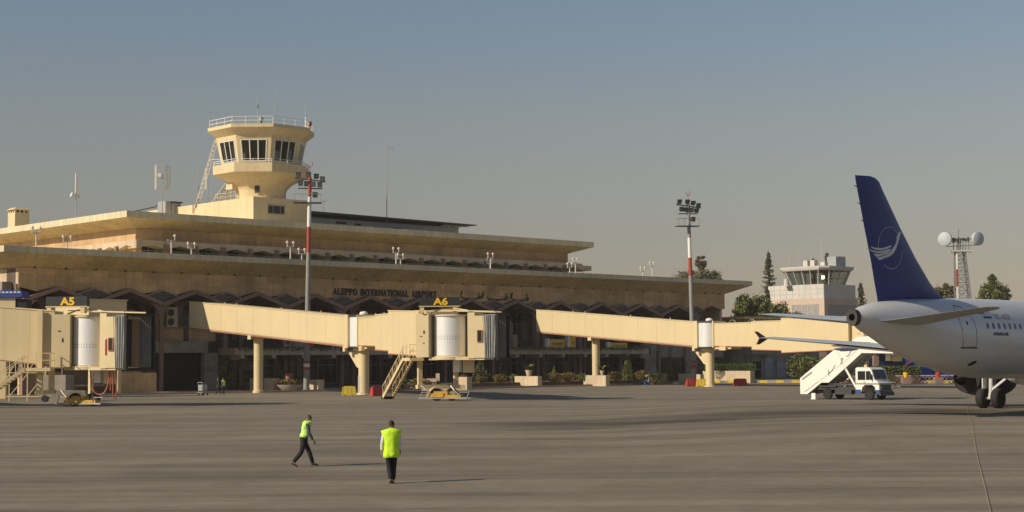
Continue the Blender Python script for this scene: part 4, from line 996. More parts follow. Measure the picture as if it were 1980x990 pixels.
MB().box(-6,2.2,-.9,1.3,7.2,9.58).build('cab_wall', M['bridge'], aw); MB().box(-5,-4,-.5,.5,0,7.19).box(0.5,1.2,-.3,.3,0,7.19).build('leg', M['bridge2'], aw)
MB().box(2.21,3.2,-.8,1.0,7.4,9.4).build('cab_mouth', M['black'], aw)

# equipment standing below the left bridge
eq = thing('ground_cart', 'pale grey boxy service cart standing under the left bridge stair', 'cart', (-39.4, 137.0, 0), R(-10))
MB().box(-1.2,1.1,-.8,.8,.45,2.3).build('cart_body', M['concrete'], eq)
for x in (-.8, .8): MB().cyl((x,-.85,.3),(x,-.6,.3),.3,n=14).build('wheel', M['tyre'], eq)
fr = thing('steel_frame', 'white steel scaffold frame beyond the left bridge stair', 'frame', (-46.0, 139.5, 0), 0)
b = MB()
for x in (0,1.6,3.2,4.8):
    b.bar((x,0,0),(x,0,5.0),.08)
    if x < 4.8: b.bar((x,0,.4),(x+1.6,0,2.4),.07).bar((x,0,2.6),(x+1.6,0,4.8),.07)
for z in (.4,2.5,5.0): b.bar((0,0,z),(4.8,0,z),.07)
b.build('frame_bars', M['bridge2'], fr)
sh = thing('concrete_block_barrier', 'low pale concrete block under the left bridge beside the wheels', 'concrete block', (-37.3, 133.0, 0), R(6))
MB().prism([(-1.6,0),(1.6,0),(1.35,1.0),(-1.2,1.05)], -.5, .5, 'y').build('block', M['concrete'], sh)
bn_ = thing('baggage_shed', 'dark framed baggage shelter with a pale ledge behind the left cab', 'shelter', B(-17.5, -7.0, 0), BRZ)
MB().box(0,6.5,0,.3,0,3.0).box(0,6.5,.3,5,2.8,3.0).build('shelter_panel', M['darkwall'], bn_); MB().box(.3,4.6,-.4,-.1,.9,1.1).build('pale_ledge', M['concrete'], bn_)
sgn = thing('apron_wall', 'low brown wall between the left cab and the goods entrance', 'wall', B(-11.0,-3.5,0.13), BRZ)
MB().box(0,6.6,0,.4,0,2.1).build('wall_panel', M['stone'], sgn)

# ------------------------------------------------------------------ light masts
def light_mast(label, loc, h, lean, splits, lowband, heads, rz):
    t = thing('floodlight_mast', label, 'light mast', loc, 0)
    t.rotation_euler = (0, lean, 0)
    r0, r1 = 0.34, 0.20
    def rr_(z): return r0+(r1-r0)*z/h
    z = 0
    for (z1, m_) in splits:
        MB().cyl((0,0,z),(0,0,z1-.002),rr_(z),rr_(z1),n=16).build('mast_segment', M[m_], t); z = z1
    MB().lathe([(.46,0),(.46,.12),(.4,.16)], 16).build('base_plate', M['steel'], t)
    for (za, zb_, m_) in lowband: MB().cyl((0,0,za),(0,0,zb_),rr_(za)+.012,n=16).build('painted_band', M[m_], t)
    hd = MB().bar((-1.7,0,h-.1),(1.75,0,h-.5),.16,.14).bar((-1.3,.3,h-1.25),(1.4,.3,h-1.25),.12)
    stuff(hd.build('crossbar', M['dark'], t, rot=(0,0,rz)))
    MB().box(-1.75,1.35,-.45,.55,h-2.95,h-2.85).build('platform', M['dark'], t, rot=(0,0,rz))
    pl = MB()
    for x in (-1.7,-.8,.2,1.3): pl.bar((x,-.4,h-2.85),(x,-.4,h-1.9),.04)
    pl.bar((-1.7,-.4,h-1.9),(1.3,-.4,h-1.9),.04).bar((-1.7,.5,h-1.9),(1.3,.5,h-1.9),.04).build('platform_railing', M['steel'], t, rot=(0,0,rz))
    fl = MB(); fl.hexa([(-.26,-.12,-.3),(.26,-.12,-.3),(.2,.3,-.22),(-.2,.3,-.22)], [(-.30,-.14,.32),(.30,-.14,.32),(.2,.3,.2),(-.2,.3,.2)])
    fme = fl.mesh('floodlight', M['dark']); ln = MB().box(-.24,.24,-.15,-.121,-.26,.22).mesh('floodlight_glass', M['floodglass'])
    for i, (x, dz, tilt) in enumerate(heads):
        o = bpy.data.objects.new('floodlight', fme); COL.objects.link(o); o.parent = t; c_, s2 = math.cos(rz), math.sin(rz)
        o.location = (x*c_, x*s2-.1, h+dz); o.rotation_euler = (R(tilt), 0, rz+R(8*((i % 3)-1)))
        q = bpy.data.objects.new('floodlight_glass', ln); COL.objects.link(q); q.parent = o
    MB().bar((0,0,h-.1),(0,0,h+1.2),.06).tube([(0,0,h+1.0),(-.28,0,h+1.5)],.04).tube([(0,0,h+1.0),(.25,0,h+1.4),(.3,0,h+1.7)],.04).build('lightning_fork', M['red'], t)
    MB().box(.3,.75,-.2,.1,1.5+3.4,1.5+4.6).build('junction_box', M['redpl'], t)
    return t
heads = [(-1.25,.28,25),(-.12,.28,20),(.72,.12,20),(1.45,-.18,20),(-1.0,-.70,12),(-.35,-.75,15),(.42,-.8,15),(1.15,-.85,15),(.62,-2.0,10)]
light_mast('tall floodlight mast with red and white bands standing left of centre before the arcade', (-23.0,176.2,.1), 23.9, R(0.85),
    [(11.6,'greypaint'),(15.4,'greypaint'),(18.3,'red'),(21.7,'white'),(23.9,'red')], [(2.3,2.62,'red'),(2.622,3.0,'white'),(3.002,3.3,'red')], heads, R(2))
light_mast('tall floodlight mast with red and white bands on the right beside the third bridge', (23.3,203.5,.1), 23.3, R(-1.05),
    [(11.0,'greypaint'),(14.0,'greypaint'),(16.3,'red'),(18.9,'white'),(23.3,'greypaint')], [(2.0,2.5,'red'),(2.7,3.0,'red')], heads, R(20))

# ------------------------------------------------------------------ plastic barriers
def barrier(loc, rz, m, label, L_=1.45):
    t = thing('plastic_barrier', label, 'barrier', loc, rz, 'plastic road barriers')
    b = MB(); h = L_/2
    for x0, x1 in ((-h,-.32*L_),(-.2*L_,.2*L_),(.32*L_,h)): b.box(x0,x1,-.3,.3,0,.12)
    b.hexa([(-h,-.3,.121),(h,-.3,.121),(h,.3,.121),(-h,.3,.121)], [(-h+.1,-.12,.86),(h-.1,-.12,.86),(h-.1,.12,.86),(-h+.1,.12,.86)])
    b.build('barrier_body', m, t)
    for x in (-.5,-.17,.17,.5):
        MB().hexa([(x*L_*.8-.035,-.31,.15),(x*L_*.8+.035,-.31,.15),(x*L_*.8+.035,-.25,.15),(x*L_*.8-.035,-.25,.15)], [(x*L_*.8-.035,-.16,.8),(x*L_*.8+.035,-.16,.8),(x*L_*.8+.035,-.1,.8),(x*L_*.8-.035,-.1,.8)]).build('rib', m, t)
    MB().box(-h+.25,h-.25,-.09,.09,.861,.92).build('top_grip', m, t)
    return t
barrier((-15.9,153.6,0), R(6), M['yelpl'], 'yellow plastic barrier left of the central bridge pedestal'); barrier((-13.0,151.6,0), R(40), M['redpl'], 'red plastic barrier between the central pedestal and the bridge stair')
barrier((21.85,193.6,0), R(20), M['redpl'], 'red plastic barrier nearest the foot of the right light mast'); barrier((23.0,192.3,0), R(4), M['yelpl'], 'yellow plastic barrier left of the right bridge pedestal')
barrier((27.9,194.2,0), R(2), M['redpl'], 'red plastic barrier standing alone right of the right bridge pedestal', 1.7)
cn = thing('white_bollard', 'small white post left of the central bridge pedestal', 'bollard', (-15.0,157.0,0), 0)
MB().box(-.35,.05,-.15,.15,0,1.9).box(.06,.45,-.15,.15,0,1.3).build('post', M['white'], cn)
bb = thing('blue_board', 'blue and white folding board on the apron edge by the dark planter', 'board', (17.55,206.6,0), R(-20))
MB().hexa([(-.35,-.35,0),(.35,-.35,0),(.35,-.28,0),(-.35,-.28,0)], [(-.3,-.05,1.35),(.3,-.05,1.35),(.3,0,1.35),(-.3,0,1.35)]).build('board_panel', M['white'], bb)
MB().hexa([(-.34,.1,0),(.34,.1,0),(.34,.2,0),(-.34,.2,0)], [(-.28,.02,1.3),(.28,.02,1.3),(.28,.06,1.3),(-.28,.06,1.3)]).box(-.3,.3,-.5,-.36,0,.45).build('blue_panel', M['bluepanel'], bb)

# ------------------------------------------------------------------ planters and garden
def planter(t, w_, su, sw, h, label, m='pinkstone', z=0.0):
    p = thing('stone_planter', label, 'planter', B(t, w_, z), BRZ, 'stone planters along the apron edge')
    MB().rings([[(-su,-sw,0),(su,-sw,0),(su,sw,0),(-su,sw,0)], [(-su,-sw,h),(su,-sw,h),(su,sw,h),(-su,sw,h)],
                [(-su+.12,-sw+.12,h),(su-.12,-sw+.12,h),(su-.12,sw-.12,h),(-su+.12,sw-.12,h)], [(-su+.12,-sw+.12,h-.15),(su-.12,-sw+.12,h-.15),(su-.12,sw-.12,h-.15),(-su+.12,sw-.12,h-.15)]]).build('planter_box', M[m], p)
    MB().box(-su+.13,su-.13,-sw+.13,sw-.13,h-.149,h-.10).build('planter_soil', M['soil'], p)
    return p
def wxy(x, y):
    dx, dy = x-BO[0], y-BO[1]; return dx*bu[0]+dy*bu[1], dx*bw[0]+dy*bw[1]
def plant_at(px_, py_, su, sw, h, label, **k):
    t, w_ = wxy(px_, py_); return planter(t, w_, su, sw, h, label, **k)
plant_at(-29.2,179.3,.35,.55,1.35,'small stone planter right beside the left round bridge column', z=.13); plant_at(-27.3,179.0,.45,.9,1.35,'stone planter below the terracotta pot between column and light mast', z=.13)
plant_at(-22.0,177.3,.45,.85,1.3,'stone planter just right of the left light mast foot', z=.0)
plant_at(-5.6,181.4,.4,.95,1.45,'stone planter behind the central bridge wheels'); plant_at(1.9,195.7,.35,2.05,1.35,'long stone planter with a pink pot, right of the central cab')
plant_at(10.6,200.5,.35,1.95,1.35,'long stone planter below the round column of the right bridge'); plant_at(19.4,208.9,1.6,.9,1.45,'dark shaded stone planter left of the right light mast', m='stone')
plant_at(25.2,221.0,.4,1.6,1.2,'pale low stone wall planter behind the right barriers'); plant_at(22.8,209.6,.4,.8,1.4,'pale stone planter at the right light mast foot')
plant_at(30.2,221.5,.5,4.2,1.65,'longest pale stone planter with clipped hedge, right of the right pedestal')
bw_ = thing('planter_bowl', 'broad low earth bowl planter with dry plants between planters', 'planter', B(*wxy(-24.8,178.2), .0), BRZ)
MB().lathe([(1.0,0),(1.2,.1),(1.75,.6),(1.8,.75),(1.6,.75),(1.5,.6)], 20).build('bowl', M['concrete'], bw_); MB().lathe([(1.5,.6),(1.0,.78),(.2,.9)], 16).build('bowl_soil', M['soil'], bw_)
be = thing('stone_bench', 'pale stone bench slab behind the central bridge wheels', 'bench', (-8.6,179.5,0), R(0))
MB().box(-1.75,.0,-.4,.4,.95,1.3).box(-.12,.3,-.35,.35,1.05,1.9).box(-1.6,-1.2,-.3,.3,0,.949).box(-.5,-.1,-.3,.3,0,.949).build('slab', M['pinkstone'], be)
lw = thing('low_wall', 'low pale stone wall curving at the garden front behind the central bridge wheels', 'wall', (-7.6,176.6,0), R(4))
MB().box(-2.6,2.3,-.25,.25,0,.62).build('wall_course', M['pinkstone'], lw)

def foliage(n, sampler, s0, s1, seed=1, flat=0.0):
    rs = np.random.RandomState(seed); P = np.array([sampler(rs) for _ in range(n)])
    a = rs.normal(size=(n,3)); a /= np.linalg.norm(a, axis=1)[:,None]
    b_ = rs.normal(size=(n,3)); b_ -= a*(a*b_).sum(1)[:,None]; b_ /= np.linalg.norm(b_, axis=1)[:,None]
    if flat: a[:,2] *= (1-flat); b_[:,2] *= (1-flat)
    s = rs.uniform(s0, s1, n)[:,None]
    V = np.stack([P-a*s-b_*s*.5, P+a*s*.2-b_*s*.6, P+a*s+b_*s*.4, P-a*s*.3+b_*s*.6], 1).reshape(-1,3)
    F = [(4*i,4*i+1,4*i+2,4*i+3) for i in range(n)]
    return V, F
def leaf_obj(name, V, F, m, par, loc=(0,0,0), scale=(1,1,1)):
    me = bpy.data.meshes.new(name); me.from_pydata([tuple(v) for v in V], [], F); me.materials.append(m); me.update()
    o = bpy.data.objects.new(name, me); COL.objects.link(o); o.parent = par; o.location = loc; o.scale = scale; return o
def ballsamp(rx, ry, rz, cz, noise_=0.15, fill=0.35):
    def f(rs):
        d = rs.normal(size=3); d /= np.linalg.norm(d); q = 1+noise_*math.sin(5*d[0]+3*d[1])*math.cos(4*d[2]+2*d[0])
        r = q*(1-fill*rs.rand()**2); return (d[0]*rx*r, d[1]*ry*r, cz+d[2]*rz*r)
    return f
def conesamp(r, h, z0, jag=0.2):
    def f(rs):
        u_ = 1-math.sqrt(rs.rand()); a = rs.rand()*2*math.pi; rr_ = r*(1-u_)**.85*(0.55+.45*rs.rand()**.5)*(1+jag*math.sin(a*3+u_*9)); return (rr_*math.cos(a), rr_*math.sin(a), z0+u_*h)
    return f
def boxsamp(hx, hy, h):
    def f(rs):
        p = [rs.uniform(-hx,hx), rs.uniform(-hy,hy), rs.uniform(0,h)]; k = rs.randint(4)
        if k == 0: p[1] = -hy
        elif k == 1: p[2] = h
        elif k == 2: p[0] = hx*(1 if rs.rand() < .5 else -1)
        return (p[0]+rs.normal()*.03, p[1]+rs.normal()*.03, p[2]+rs.normal()*.03)
    return f
def shrub(name, label, cat, loc, samp, n, m, s=(.06,.14), seed=1, core=None, group=None, stem=True, z=0.6):
    t = thing(name, label, cat, (loc[0], loc[1], z), 0, group)
    V, F = foliage(n, samp, s[0], s[1], seed); leaf_obj('foliage', V, F, M[m], t)
    if stem: MB().cyl((0,0,-.05),(0,0,core or .4),.06,.04,n=6).build('stem', M['bark'], t)
    return t
G1 = 'rounded shrubs in the garden bed'
for i, (x, y, rx, rz_, lb, m_) in enumerate((( -6.3,203.6,.62,.50,'brownish round shrub at the left end of the garden bed','leaf_dry'),(-4.0,201.2,.62,.42,'small yellow brown round shrub in front of the tall bush','leaf_dry'),
        (-1.6,203.3,.95,.52,'broad brownish round shrub left of the long planter with the pink pot','leaf_dry'),(5.4,206.3,1.0,.62,'round dry shrub just right of the long planter','leaf_dry'),
        (7.3,208.0,1.0,.6,'round dry shrub second to the right of the long planter','leaf_dry'),(9.3,211.0,.9,.5,'green low shrub left of the right bridge column','leaf'),
        (13.7,212.3,.95,.62,'round shrub left of the cone shaped topiary','leaf_dry'),(17.6,214.3,1.0,.68,'reddish round shrub right of the cone shaped topiary','leaf_dry'),
        (.2,207.5,.6,.5,'small green shrub tucked behind the brown shrubs','leaf'),(15.5,215,.7,.45,'low green shrub behind the topiary','leaf'),(19.6,214.8,.7,.5,'green shrub at the right end of the garden bed','leaf'))):
    shrub('round_shrub', lb, 'shrub', (x*.958,y*.958), ballsamp(rx,rx,rz_,rz_*.95), 900, m_, (.05,.11), i+1, group=G1)
shrub('upright_bush', 'tall ragged green bush below the central bridge cab', 'bush', (-4.0,198.5), conesamp(1.35,3.0,0,.3), 1500, 'leaf_dark', (.08,.18), 21)
shrub('cone_topiary', 'pointed conical evergreen in the middle of the garden bed', 'conifer', (15.0,206), conesamp(.95,3.6,.05,.06), 1700, 'leaf', (.05,.11), 22)
shrub('small_conifer', 'narrow yellow green conifer near the right light mast', 'conifer', (20.7,209), conesamp(.55,3.6,.2,.4), 800, 'leaf', (.07,.15), 23, z=.3)
shrub('small_conifer', 'tiny pointed conifer between the round shrubs', 'conifer', (5.3,203), conesamp(.35,2.0,.1,.2), 400, 'leaf', (.05,.12), 24)
def potplant(label, loc, z, pr, ph, n=16, ln=1.2, m='leaf', pm='terracotta', seed=0):
    t = thing('potted_plant', label, 'potted plant', (loc[0],loc[1],z), 0)
    MB().lathe([(pr*.65,0),(pr,ph*.85),(pr*1.08,ph*.86),(pr*1.08,ph),(pr*.9,ph)], 16).build('pot', M[pm], t)
    b = MB(); rs = random.Random(seed)
    for i in range(n):
        a = rs.random()*6.28; l_ = ln*(.6+.5*rs.random()); up = .5+.6*rs.random(); p = [Vector((0,0,ph))]
        for k in range(1, 5):
            f = k/4; p.append(Vector((math.cos(a)*l_*f, math.sin(a)*l_*f, ph+l_*up*(f*1.5-f*f*.9))))
        sd_ = Vector((-math.sin(a), math.cos(a), 0))
        for k in range(4):
            w0, w1 = .16*(1-abs(k/4-.4)), .16*(1-abs((k+1)/4-.4))*(1 if k < 3 else .1)
            b.add([p[k]-sd_*w0, p[k]+sd_*w0, p[k+1]+sd_*w1, p[k+1]-sd_*w1], [(0,1,2,3)])
    b.build('fronds', M[m], t)
potplant('bushy plant in a pink pot on the long stone planter', (2.0,195.9), 1.36, .42, .75, 26, 1.1, pm='pinkstone', seed=1)
potplant('spiky palm in a small pink pot beside the right bridge column', (11.4,201.5), 1.36, .28, .6, 16, 1.2, pm='pinkstone', seed=2)
potplant('terracotta pot with a green plant on the left stone planter', (-25.3,178.9), 1.0, .45, 1.0, 14, .5, seed=3)
potplant('leafy yellow green plant in the earth bowl', (-24.4,178.3), .8, .3, .3, 18, .8, m='hedge', seed=4)
potplant('plant in a terracotta pot just right of the central pedestal', (-12.6,172.0), .0, .5, 1.1, 16, .9, seed=5)
for (x, y, hx, lb) in ((-29.9,181.5,.85,'short clipped hedge beside the left round column'),(-27.0,181.2,1.15,'clipped hedge behind the terracotta pot')):
    shrub('clipped_hedge', lb, 'hedge', (x,y), boxsamp(hx,.4,1.15), 1200, 'hedge', (.04,.09), int(hx*100), stem=False, z=1.1, group='clipped hedges')
    st_ = thing('hedge_trough', 'raised trough carrying the ' + lb, 'planter', (x,y,.12), 0); MB().box(-hx,hx,-.5,.5,0,1.02).build('trough', M['darkwall'], st_)
for i, (x, y, hx) in enumerate(((27.9,221.3,1.0),(30.3,222.0,1.2),(32.9,223.0,1.3))):
    shrub('clipped_hedge', ('leftmost','middle','rightmost')[i]+' of three clipped hedges on the longest planter', 'hedge', (x,y), boxsamp(hx,.45,.95), 1000, 'hedge', (.04,.09), 70+i, stem=False, z=1.62, group='clipped hedges')
shrub('leafy_vine', 'dim leafy shrub in the shade left of the left round column', 'bush', (-33.2,184.5), ballsamp(1.2,.9,2.0,2.2,.4,.9), 420, 'leaf', (.10,.2), 31, z=.13)
shrub('dry_bush', 'low dry plants filling the earth bowl', 'bush', (-25.2,178.0), ballsamp(1.4,1.2,.4,.3), 700, 'leaf_dry', (.05,.12), 32, z=.7)
for i, (x, y, r) in enumerate(((-10.5,178.5,1.2),(-12.5,180.5,1.0),(-9.3,182.5,.9))):
    shrub('round_shrub', ('dark brown round shrub under the central bridge stair','dark shrub behind the central bridge stair','dark shrub by the stone bench')[i], 'shrub', (x,y), ballsamp(r,r,.7,.6), 700, 'leaf_dry' if i == 0 else 'leaf_dark', (.06,.13), 40+i, z=.1)
# trailing greenery along the balcony edge
rs_ = np.random.RandomState(5)
V, F = foliage(3200, lambda rs: (rs.uniform(6.5,77), -3.0-rs.rand()*.12, 4.95+rs.normal()*.12-.25*rs.rand()*(math.sin(rs.uniform(0,40)) > .3)), .05, .13, 6)
vo = leaf_obj('balcony_greenery', V, F, M['leaf'], None, B(0,0)); vo.rotation_euler = (0,0,BRZ); tag(vo, 'thin line of trailing green plants along the balcony edge', 'plants'); stuff(vo)

# ------------------------------------------------------------------ airliner (x forward from the tail cone, y to its left)
JZ = 0.385
jet = thing('airliner', 'white airliner with dark blue tail fin and silver bird emblem, parked at the right', 'airplane', (15.83, 73.69, JZ), R(45))
secs = [(0.35,5.20,4.44,.31),(0.9,5.38,4.2,.52),(2.0,5.58,3.86,.82),(3.5,5.72,3.34,1.14),(5.0,5.80,2.88,1.40),(7.0,5.86,2.42,1.64),(9.0,5.92,2.08,1.80),(11,5.95,1.88,1.91),(13,5.96,1.80,1.96),(15,5.96,1.78,1.975),
        (20,5.96,1.78,1.975),(26,5.96,1.78,1.975),(31,5.96,1.78,1.975),(33.5,5.80,1.85,1.86),(35.2,5.3,2.05,1.55),(36.5,4.6,2.4,1.1),(37.3,3.9,2.85,.55),(37.57,3.4,3.2,.12)]
def fus(a):
    for i in range(len(secs)-1):
        if secs[i][0] <= a <= secs[i+1][0]:
            f = (a-secs[i][0])/(secs[i+1][0]-secs[i][0]); return tuple(secs[i][k]+(secs[i+1][k]-secs[i][k])*f for k in (1,2,3))
    return secs[0][1:] if a < secs[0][0] else secs[-1][1:]
def fring(a, n=40, grow=0.0):
    t, b_, hw = fus(a); c = (t+b_)/2; hh = (t-b_)/2
    return [(a, (hw+grow)*math.cos(2*math.pi*i/n), c+(hh+grow)*math.sin(2*math.pi*i/n)) for i in range(n)]
def fpt(a, z, side=-1, grow=0.012):
    t, b_, hw = fus(a); c = (t+b_)/2; hh = (t-b_)/2; s_ = max(-1, min(1, (z-c)/hh)); return Vector((a, side*(hw*math.sqrt(1-s_*s_)+grow), z))
stn = [0.35,.6,.9,1.4,2,2.7,3.5,4.2,5,6,7,8,9,10,11,12,13,14,15,17,20,23,26,29,31,32.3,33.5,34.4,35.2,36,36.5,37,37.3,37.57]
MB().rings([fring(a) for a in stn]).build('fuselage', M['planewhite'], jet, ang=40)
MB().rings([fring(.355,32,.0), [( .02,.30*math.cos(2*math.pi*i/32),4.82+.40*math.sin(2*math.pi*i/32)) for i in range(32)], [(.03,.17*math.cos(2*math.pi*i/32),4.82+.17*math.sin(2*math.pi*i/32)) for i in range(32)], [(.3,.16*math.cos(2*math.pi*i/32),4.82+.16*math.sin(2*math.pi*i/32)) for i in range(32)]], cap=False).build('exhaust_cone', M['exhaust'], jet)
MB().rings([[(.301,.24*math.cos(2*math.pi*i/20),4.82+.24*math.sin(2*math.pi*i/20)) for i in range(20)],[(.31,.02*math.cos(2*math.pi*i/20),4.82+.02*math.sin(2*math.pi*i/20)) for i in range(20)]]).build('exhaust_bore', M['black'], jet)
def foil(le, te, th, plane):   # airfoil ring between leading and trailing edge points
    le = Vector(le); te = Vector(te); out_ = []
    for f, h in ((0,0),(.02,.35),(.1,.75),(.3,1.0),(.6,.75),(.85,.33),(1,.03)): out_.append((f, h))
    for f, h in ((.85,-.33),(.6,-.75),(.3,-1.0),(.1,-.75),(.02,-.35)): out_.append((f, h))
    nrm = Vector((0,1,0)) if plane == 'v' else Vector((0,0,1))
    return [tuple(le.lerp(te, f)+nrm*(h*th/2)) for f, h in out_]
finP = [(8.9,5.86,2.28,5.50,.10),(8.35,5.95,2.26,5.75,.30),(7.75,6.2,2.2,5.98,.46),(7.12,6.62,2.08,6.4,.46),(5.8,7.8,1.76,7.6,.42),(4.47,9.2,1.28,9.05,.36),(2.95,10.95,.72,10.9,.28),(2.62,11.38,.60,11.3,.24),(2.3,11.54,.56,11.50,.15),(1.9,11.60,.55,11.55,.06)]
MB().rings([foil((a,0,z),(c,0,z2),th,'v') for a, z, c, z2, th in finP]).build('tail_fin', M['planeblue'], jet)
def fin_y(a, z):
    for i in range(len(finP)-1):
        z0 = (finP[i][1]+finP[i][3])/2; z1 = (finP[i+1][1]+finP[i+1][3])/2
        if z0 <= z <= z1:
            f = (z-z0)/(z1-z0); le = finP[i][0]+(finP[i+1][0]-finP[i][0])*f; te = finP[i][2]+(finP[i+1][2]-finP[i][2])*f; th = finP[i][4]+(finP[i+1][4]-finP[i][4])*f
            u_ = max(0, min(1, (le-a)/(le-te))); P = ((0,0),(.02,.35),(.1,.75),(.3,1.0),(.6,.75),(.85,.33),(1,.03))
            for j in range(6):
                if P[j][0] <= u_ <= P[j+1][0]: return th/2*(P[j][1]+(P[j+1][1]-P[j][1])*(u_-P[j][0])/(P[j+1][0]-P[j][0]))
    return .1
# emblem: bird with swept wing feathers over a thin ring, both sides
def emb_pt(px_, py_, s):   # photo detail coordinates -> fin plane (a, z)
    a = 1.47+(px_-110)/(650-110)*2.8; z = 7.62+(700-py_)/(700-235)*1.42
    return Vector((a, s*(fin_y(a, z)+.012), z))
feath = [[(110,530),(180,585),(270,600),(370,585),(450,545),(470,530),(440,520),(360,555),(260,572),(180,562)],
         [(150,498),(210,545),(290,555),(380,535),(440,500),(475,480),(455,465),(400,490),(320,520),(230,520)],
         [(195,615),(250,665),(310,640),(400,605),(450,575),(440,555),(370,590),(290,612),(230,612)],
         [(255,672),(290,712),(330,690),(440,640),(500,590),(545,510),(575,420),(610,330),(650,240),(628,225),(590,265),(548,345),(560,345),(540,430),(500,490),(470,540),(440,590),(380,625),(310,655)]]
for s in (-1, 1):
    e_ = None
    for fth in feath:
        b = MB(); P = [emb_pt(x, y, s) for x, y in fth]; c = sum(P, Vector())/len(P)
        # strip triangulation via bmesh on a flat polygon, then laid on the fin skin
        bm = bmesh.new(); vs = [bm.verts.new(p) for p in P]; bm.faces.new(vs); bmesh.ops.triangulate(bm, faces=bm.faces[:])
        me = bpy.data.meshes.new('emblem_feather'); bm.to_mesh(me); bm.free(); me.materials.append(M['logo'])
        o = bpy.data.objects.new('emblem_feather', me); COL.objects.link(o); o.parent = jet
        md = o.modifiers.new('thick', 'SOLIDIFY'); md.thickness = 0.012; md.offset = 0
    for (a0, a1) in ((-100, 42), (75, 232)) if False else ((10, 205), (-205+40, 5)) if False else ((28, 188), (-125, -8)):
        pts = []
        for i in range(25):
            a = R(a0+(a1-a0)*i/24); pts.append(emb_pt(455+185*math.cos(a)+40*-math.sin(a)*.3, 505-330*math.sin(a), s))
        MB().tube(pts, .012, 4).build('emblem_ring', M['logo'], jet)
def surf(name, span, m):   # list of (y, le_a, te_a, z, th)
    return MB().rings([foil((le,y,z),(te,y,z),th,'h') for y, le, te, z, th in span]).build(name, m, jet)
for s in (-1, 1):
    surf('tailplane', [(s*.5,5.0,1.35,4.62,.42),(s*1.4,4.85,1.5,4.70,.40),(s*6.0,2.75,1.15,5.13,.16),(s*6.22,2.5,1.2,5.15,.06)], M['shade_tailplane'] if s < 0 else M['wing'])
    wg = surf('wing', [(s*1.5,25.6,18.6,2.55,.9),(s*2.2,25.2,18.5,2.6,.8),(s*6.4,22.6,18.9,3.15,.5),(s*12,20.2,17.6,3.75,.3),(s*16.9,18.0,16.1,4.2,.17),(s*17.05,17.5,16.1,4.22,.06)], M['wing'])
    MB().rings([[(16.5,s*17.08,z0) for z0 in (0,)]*1+[]] if False else [[(16.9,s*17.06-.03,4.2),(16.9,s*17.06+.03,4.2),(16.15,s*17.06+.03,4.2),(16.15,s*17.06-.03,4.2)],[(16.15,s*17.2-.02,4.6),(16.15,s*17.2+.02,4.6),(15.85,s*17.2+.02,4.6),(15.85,s*17.2-.02,4.6)]]).build('wingtip_fence', M['winglet'], wg)
    MB().rings([[(17.1,s*17.06-.03,4.19),(17.1,s*17.06+.03,4.19),(16.15,s*17.06+.03,4.19),(16.15,s*17.06-.03,4.19)],[(16.25,s*17.15-.02,3.8),(16.25,s*17.15+.02,3.8),(15.95,s*17.15+.02,3.8),(15.95,s*17.15-.02,3.8)]]).build('wingtip_fence', M['winglet'], wg)
    MB().hexa([(19.6,s*6.3,3.02),(18.55,s*6.3,2.98),(17.3,s*12.6,3.64),(18.0,s*12.6,3.68)],[(19.6,s*6.3,3.09),(18.55,s*6.3,3.05),(17.3,s*12.6,3.71),(18.0,s*12.6,3.75)]).build('flap_panel', M['seam'], wg)
    for yy in (3.2, 7.6, 11.0):
        MB().rings([[(21.2-yy*.25+a-3, s*yy+r*math.cos(2*math.pi*i/10), 2.35+yy*.1+r*math.sin(2*math.pi*i/10)) for i in range(10)] for a, r in ((-.4,.02),(.0,.07),(.6,.12),(1.4,.12),(2.2,.03))]).build('flap_fairing', M['wing'], wg)
    # engine
    e_ = MB().rings([[(a, s*5.75+r*math.cos(2*math.pi*i/28), 1.72+r*math.sin(2*math.pi*i/28)) for i in range(28)] for a, r in ((20.9,.86),(21.8,1.02),(23.2,1.14),(24.6,1.12),(25.2,1.0),(25.25,.9),(24.9,.86),(23.0,.8))], cap=False).build('engine_nacelle', M['navy'], jet)
    MB().rings([[(a, s*5.75+r*math.cos(2*math.pi*i/20), 1.72+r*math.sin(2*math.pi*i/20)) for i in range(20)] for a, r in ((20.2,.4),(20.9,.55),(21.6,.72))], cap=False).build('engine_nozzle', M['exhaust'], e_)
    MB().rings([[(a, s*5.75+r*math.cos(2*math.pi*i/20), 1.72+r*math.sin(2*math.pi*i/20)) for i in range(20)] for a, r in ((19.7,.02),(20.3,.22),(21.0,.33))]).build('exhaust_plug', M['exhaust'], e_)
    MB().rings([[(a, s*5.75+r*math.cos(2*math.pi*i/20), 1.72+r*math.sin(2*math.pi*i/20)) for i in range(20)] for a, r in ((20.95,.84),(21.0,.1))]).build('engine_core_face', M['black'], e_)
    MB().hexa([(20.6,s*5.75-.12,2.2),(24.5,s*5.75-.12,2.5),(24.5,s*5.75+.12,2.5),(20.6,s*5.75+.12,2.2)],[(20.6,s*5.75-.1,3.0),(24.0,s*5.75-.1,3.2),(24.0,s*5.75+.1,3.2),(20.6,s*5.75+.1,3.0)]).build('engine_pylon', M['wing'], e_)
    # main gear
    MB().cyl((20.04,s*3.8,.55),(20.1,s*3.75,2.4),.13,n=14).cyl((20.04,s*3.3,.585),(20.04,s*4.3,.585),.09,n=12).bar((20.04,s*3.8,1.0),(20.1,s*2.2,2.2),.12).bar((20.3,s*3.8,.8),(20.9,s*3.8,2.2),.07).build('main_gear_strut', M['planewhite'], jet)
    MB().box(19.5,20.6,s*4.0-.03,s*4.0+.03,1.15,2.5).build('gear_door', M['planewhite'], jet)
